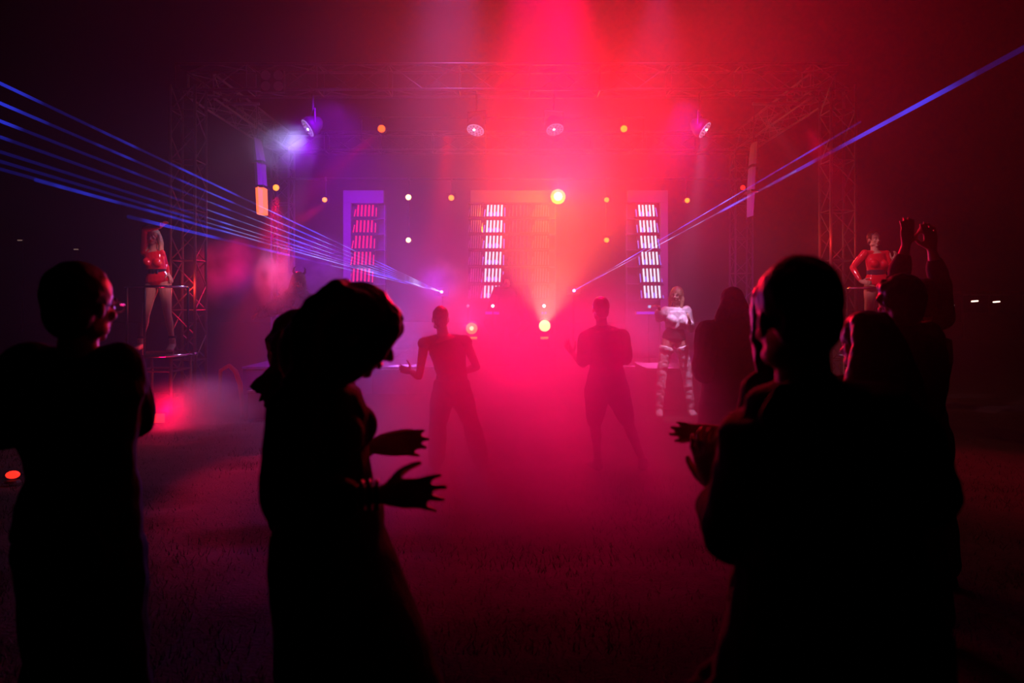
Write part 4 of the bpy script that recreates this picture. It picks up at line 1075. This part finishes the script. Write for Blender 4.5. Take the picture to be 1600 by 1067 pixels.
garment('jacket', r, J, 'cloth_black', .018, (.12, .97), 1.55, None, female=False, wrinkle=.02, voxel=.009)
mb = MB(); pv = J['pelvis']
mb.rings([(V((pv.x + dx, D, z)), V((wx, 0, 0)), V((0, wy, 0))) for z, dx, wx, wy in ((.30, .16, .25, .26), (.55, .11, .22, .24), (.72, .07, .20, .22), (.88, .03, .18, .21), (1.02, .0, .15, .19), (1.12, .01, .13, .16))], 26)
remeshed(mb, 'skirt', M['cloth_black'], r, .012, 2, .02, .12)
wr = J['wr_r'] + unit(J['el_r'] - J['wr_r']) * .01
for q in range(3):
    c = wr + unit(J['el_r'] - J['wr_r']) * (.018 * q); b = MB(); ax = unit(J['wr_r'] - J['el_r']); a = ax.orthogonal().normalized(); e = ax.cross(a)
    b.tube([c + (a * math.cos(t * .5236) + e * math.sin(t * .5236)) * .034 for t in range(13)], .0055, 6); b.obj('bracelet', M['belt'], r, smooth=True)
shoes(r, J)
H = lambda a, b, c: hpt(J, a, b, c)
lk = []
for q in range(7):
    a = -.085 + q * .028
    lk.append(([H(a * .6, .01, .090), H(a * .9, -.05, .090), H(a, -.125, .03), Q(476, 572, a * 1.1), Q(440, 618, a * 1.2)], [.016, .026, .036, .036, .014]))
    lk.append(([H(a * .9, -.10, .09), H(a, -.14, -.02), Q(478, 600, a * 1.0), Q(438 + q * 2, 680, a * 1.1)], [.028, .036, .036, .012]))
for a in (-.088, .088):
    lk.append(([H(a * .4, .070, .088), H(a * .8, .076, .045), H(a * .9, .060, -.03), H(a * 1.0, .02, -.10), H(a * 1.0, -.03, -.16)], [.012, .026, .028, .026, .02]))
lk.append(([H(0, .082, .080), H(0, .06, .092), H(0, -.02, .105)], [.012, .016, .02]))
hair_cap(r, J, 'hair_brown', .012, .012, locks=lk, voxel=.007, smooth=9, extra=[(Q(492, 560), (.085, 0, .04), (0, .09, 0), (-.05, 0, .11), 14, 9)])

# ---- woman with wind-blown hair behind her
D = 2.7
J = stand(P(476, 0, D).x, D, 55, 1.59, female=True)
J.update(head=P(474, 538, D), face=V((.9, .45, -.15)), up=V((.12, 0, 1)), neck=P(464, 576, D), wr_r=P(500, 700, D - .2), wr_l=P(520, 690, D + .2))
r, J = person('woman with wind-blown hair standing behind the bowing woman', J, 'skin', female=True, voxel=.007)
garment('blouse', r, J, 'cloth_grey', .014, (0, .95), 1.4, None, female=True)
garment('trousers', r, J, 'cloth_black', .015, None, None, 1.9, female=True); shoes(r, J)
rr = random.Random(9); lk = []
for q in range(11):
    a = -.08 + .016 * q; x1 = 398 + 4.5 * q; y1 = 598 + 6 * q + rr.uniform(0, 12)
    lk.append(([hpt(J, a * .7, -.04, .11), hpt(J, a, -.11, .0), P(434, 572 + 2 * q, D + a), P(x1 - 6, y1, D + a)], [.020, .028, .022, .009]))
hair_cap(r, J, 'hair_brown', .016, .014, locks=lk, voxel=.007)

# ---- man at the far left with glasses
D = 2.1
J = stand(P(123, 0, D).x, D, 25, 1.78)
J.update(head=P(130, 478, D), face=V((.30, .95, -.1)), neck=P(123, 560, D), chest=P(120, 625, D), sh_l=P(50, 575, D - .02), sh_r=P(184, 578, D + .03),
         el_l=P(0, 668, D + .05), wr_l=P(63, 655, D + .26), el_r=P(204, 652, D + .10), wr_r=P(138, 640, D + .32))
J['hand_l'] = dict(d=V((1, .5, .3)), n=V((0, 1, 0)), side=-1); J['hand_r'] = dict(d=V((-1, .4, .3)), n=V((0, 1, 0)), side=1)
r, J = person('man with glasses at the far left edge turned towards the stage', J, 'skin', voxel=.007)
garment('hooded_top', r, J, 'cloth_black', .028, (0, .97), 1.85, None, wrinkle=.025, flare=.35)
garment('trousers', r, J, 'cloth_black', .035, None, None, 1.9, wrinkle=.02); shoes(r, J)
hair_cap(r, J, 'hair_dark', .014, .014)
g = MB(); H = lambda a, b, c: hpt(J, a, b, c)
for q in (-1, 1):
    g.tube([H(q * .034 + .022 * math.cos(t * .5236), .100, -.004 + .017 * math.sin(t * .5236)) for t in range(13)], .0016, 5)
    g.tube([H(q * .057, .098, .004), H(q * .080, .06, .004), H(q * .084, -.005, .0)], .0018, 5)
g.tube([H(-.012, .104, .0), H(.012, .104, .0)], .0016, 5); g.obj('glasses', M['chrome'], r)

# ---- large man in the right foreground, seen from behind
D = 1.42
J = stand(P(1290, 0, D).x, D, -20, 1.74)
Q = lambda x, y, dd=0.0: P(x, y, D + dd)
J.update(head=Q(1244, 497), up=V((-.04, .06, 1)), face=V((-.12, .98, -.1)), neck=Q(1256, 608), chest=Q(1285, 715), waist=Q(1300, 830), pelvis=Q(1300, 960),
         sh_l=Q(1200, 702, .03), sh_r=Q(1392, 692, -.02), el_l=Q(1150, 825, .12), wr_l=Q(1118, 765, .33), el_r=Q(1440, 770, .10), wr_r=Q(1330, 800, .32),
         hip_l=Q(1245, 990), hip_r=Q(1365, 990))
J['kn_l'] = V((J['hip_l'].x - .10, D + .06, .48)); J['kn_r'] = V((J['hip_r'].x + .08, D + .04, .48))
J['an_l'] = V((J['kn_l'].x - .06, D, .085)); J['an_r'] = V((J['kn_r'].x + .05, D, .085))
J['toe_l'] = J['an_l'] + V((-.08, .16, -.065)); J['toe_r'] = J['an_r'] + V((.04, .17, -.065))
J['hand_l'] = dict(d=V((-.25, .3, .95)), n=V((-.8, -.5, .0)), side=-1, curl=.4, spread=.5, thumb=.9)
J['hand_r'] = dict(d=V((-.8, .4, .4)), n=V((0, 1, 0)), side=1, curl=.4)
r, J = person('large man in the right foreground seen from behind with hands together at his chest', J, 'skin', voxel=.006)
garment('hooded_jacket', r, J, 'cloth_black', .036, (0.0, .97), 1.55, None, wrinkle=.022, voxel=.010)
garment('trousers', r, J, 'cloth_black', .05, None, None, 1.9, wrinkle=.03, voxel=.011); shoes(r, J)
mb = MB(); hb = J['neck'] + V((.01, -.075, -.05))
mb.ell(hb, (.13, 0, 0), (0, .05, 0), (0, 0, .075), 16, 9); mb.ell(hb + V((0, .01, .05)), (.10, 0, 0), (0, .045, 0), (0, 0, .03), 14, 8)
remeshed(mb, 'hood', M['cloth_black'], r, .009, 3, .02, .06)
hair_cap(r, J, 'hair_dark', .006, .010, low=-.01)
bg = MB(); bp = J['pelvis']   # hem of the open long jacket swinging out at the left
bg.rings([(V((bp.x + dx, D + .02, z)), V((wx, 0, 0)), V((0, .17, 0))) for z, dx, wx in ((.62, -.12, .30), (.75, -.06, .27), (.9, 0.0, .215), (1.05, .01, .185), (1.18, 0, .175))], 24)
remeshed(bg, 'jacket_hem', M['cloth_black'], r, .012, 1, .05, .06)

# ---- person hidden behind the large man, one open hand showing
D = 1.95
J = stand(P(1225, 0, D).x, D, -45, 1.70)
Q = lambda x, y, dd=0.0: P(x, y, D + dd)
J.update(head=Q(1220, 505), face=V((-.1, 1, -.08)), neck=Q(1228, 560), sh_l=Q(1196, 615, -.05), sh_r=Q(1280, 610, .16), el_l=Q(1205, 700, .0), wr_l=Q(1130, 676, .10),
         el_r=Q(1255, 700, .3), wr_r=Q(1200, 680, .4))
J['hand_l'] = dict(d=V((-1, .1, -.03)), n=V((.05, .55, -.8)), side=1, curl=.10, spread=.35, thumb=1.3)
r, J = person('person mostly hidden behind the large man with one open hand reaching left', J, 'skin', female=True, voxel=.0065)
garment('sleeveless_top', r, J, 'cloth_grey', .012, (0, .93), 0, None); garment('trousers', r, J, 'cloth_black', .02, None, None, 1.9); shoes(r, J)
hair_cap(r, J, 'hair_dark', .018, .02, locks=[([hpt(J, a, -.03, .08), hpt(J, a * 1.1, -.05, -.04), hpt(J, a, -.06, -.2)], [.03, .035, .02]) for a in (-.07, -.03, .03, .07)])

# ---- group behind the large man at the right
D = 2.75
J = stand(P(1350, 0, D).x, D, -10, 1.60, female=True)
r, J = person('person with long straight dark hair standing between the large man and the curly-haired one', J, 'skin', female=True, voxel=.008)
lk = []
for q in range(9):
    a = -.08 + .02 * q
    lk.append(([hpt(J, a * .7, -.05, .10), hpt(J, a, -.10, .0), hpt(J, a * 1.6, -.12, -.15), hpt(J, a * 2.4, -.12, -.36)], [.03, .036, .04, .03]))
hair_cap(r, J, 'hair_brown', .014, .014, locks=lk)
garment('blouse', r, J, 'cloth_grey', .016, (0, .95), 1.3, None, female=True); garment('trousers', r, J, 'cloth_black', .016, None, None, 1.9, female=True); shoes(r, J)

D = 3.3
J = stand(P(1415, 0, D).x, D, -15, 1.70)
J.update(head=P(1404, 474, D), neck=P(1410, 512, D), sh_l=P(1374, 535, D), sh_r=P(1446, 532, D), el_r=P(1458, 610, D + .05), wr_r=P(1440, 640, D + .28), el_l=P(1362, 610, D), wr_l=P(1380, 630, D + .28))
r, J = person('curly-haired person in a loose t-shirt behind the right shoulder of the large man', J, 'skin', voxel=.008)
rr = random.Random(2); ex = []
for q in range(46):
    v = unit(V((rr.gauss(0, 1), rr.gauss(0, 1), rr.gauss(0, 1)))); v = v if v.z > -.4 else -v
    fdot = v.dot(J['_f'])
    if fdot > .45: continue
    ex.append((J['head'] + J['_u'] * .03 + v * .092, (.024, 0, 0), (0, .024, 0), (0, 0, .024), 8, 6))
hair_cap(r, J, 'hair_dark', .022, .014, extra=ex, voxel=.009)
garment('t_shirt', r, J, 'cloth_grey', .030, (0, .96), .8, None, wrinkle=.03, flare=.2); garment('trousers', r, J, 'cloth_black', .025, None, None, 1.9); shoes(r, J)

D = 4.0
J = stand(P(1432, 0, D).x, D, 0, 1.72)
J.update(el_l=P(1404, 432, D), wr_l=P(1416, 382, D - .05), el_r=P(1468, 438, D), wr_r=P(1456, 390, D - .05), sh_l=P(1412, 495, D), sh_r=P(1470, 495, D), head=P(1440, 470, D), neck=P(1440, 505, D))
J['hand_l'] = dict(d=V((.1, 0, 1)), n=V((0, -1, 0)), side=1, curl=.3); J['hand_r'] = dict(d=V((-.1, 0, 1)), n=V((0, -1, 0)), side=-1, curl=.3)
r, J = person('person with both arms raised overhead behind the curly-haired one', J, 'skin', voxel=.008, detail=False)
garment('t_shirt', r, J, 'cloth_grey', .018, (0, .95), 1.5, None); garment('trousers', r, J, 'cloth_black', .02, None, None, 1.9); shoes(r, J); hair_cap(r, J, 'hair_dark', .008, .012)

# ---- far background at the right and left
Df = 32.0
t = thing('canopy_tent', 'distant flat-roofed shelter with strip lamps at the right edge', 'tent', (P(1522, 0, Df).x, Df, 0))
a, b = P(1476, 458, Df), P(1575, 458, Df)
MB().box(((a.x + b.x) / 2, Df, a.z), (b.x - a.x, 2.4, .18)).obj('roof', M['cloth_grey'], t, bevel=.03)
MB().box(((a.x + b.x) / 2, Df - 1.1, P(0, 488, Df).z / 2), (b.x - a.x - .3, .06, P(0, 488, Df).z)).obj('counter', M['cloth_grey'], t, bevel=.02)
for sx in (a.x + .1, b.x - .1):
    for sy in (-1.1, 1.1): MB().tube([(sx, Df + sy, 0), (sx, Df + sy, a.z)], .04, 8).obj('post', M['dark_metal'], t)
for px, py, mm in ((1523, 470.5, 'street'), (1557, 471.5, 'street'), (1486, 477, 'dimstreet')):
    c = P(px, py, Df - .9); MB().tube([c - V((.13, 0, .01)), c + V((.13, 0, .01))], .035, 6, round_ends=True).obj('lamp', E[mm], t)
    MB().tube([c, V((c.x, c.y, a.z))], .008, 4).obj('lamp_hanger', M['dark_metal'], t)
for (px, py, l) in ((35, 376, 'tiny distant lamp on a pole at the far left'), (122, 390, 'faint distant lamp on a pole left of the red-suited dancer')):
    c = P(px, py, 40); t = thing('lamp_post', l, 'lamp post', (c.x, c.y, 0))
    MB().tube([(c.x, c.y, 0), (c.x, c.y, c.z), (c.x + .3, c.y - .3, c.z + .05)], .05, 6).obj('pole', M['dark_metal'], t)
    MB().box(c + V((.1, -.35, -.01)), (.22, .1, .05)).obj('lamp', E['dimstreet'], t)
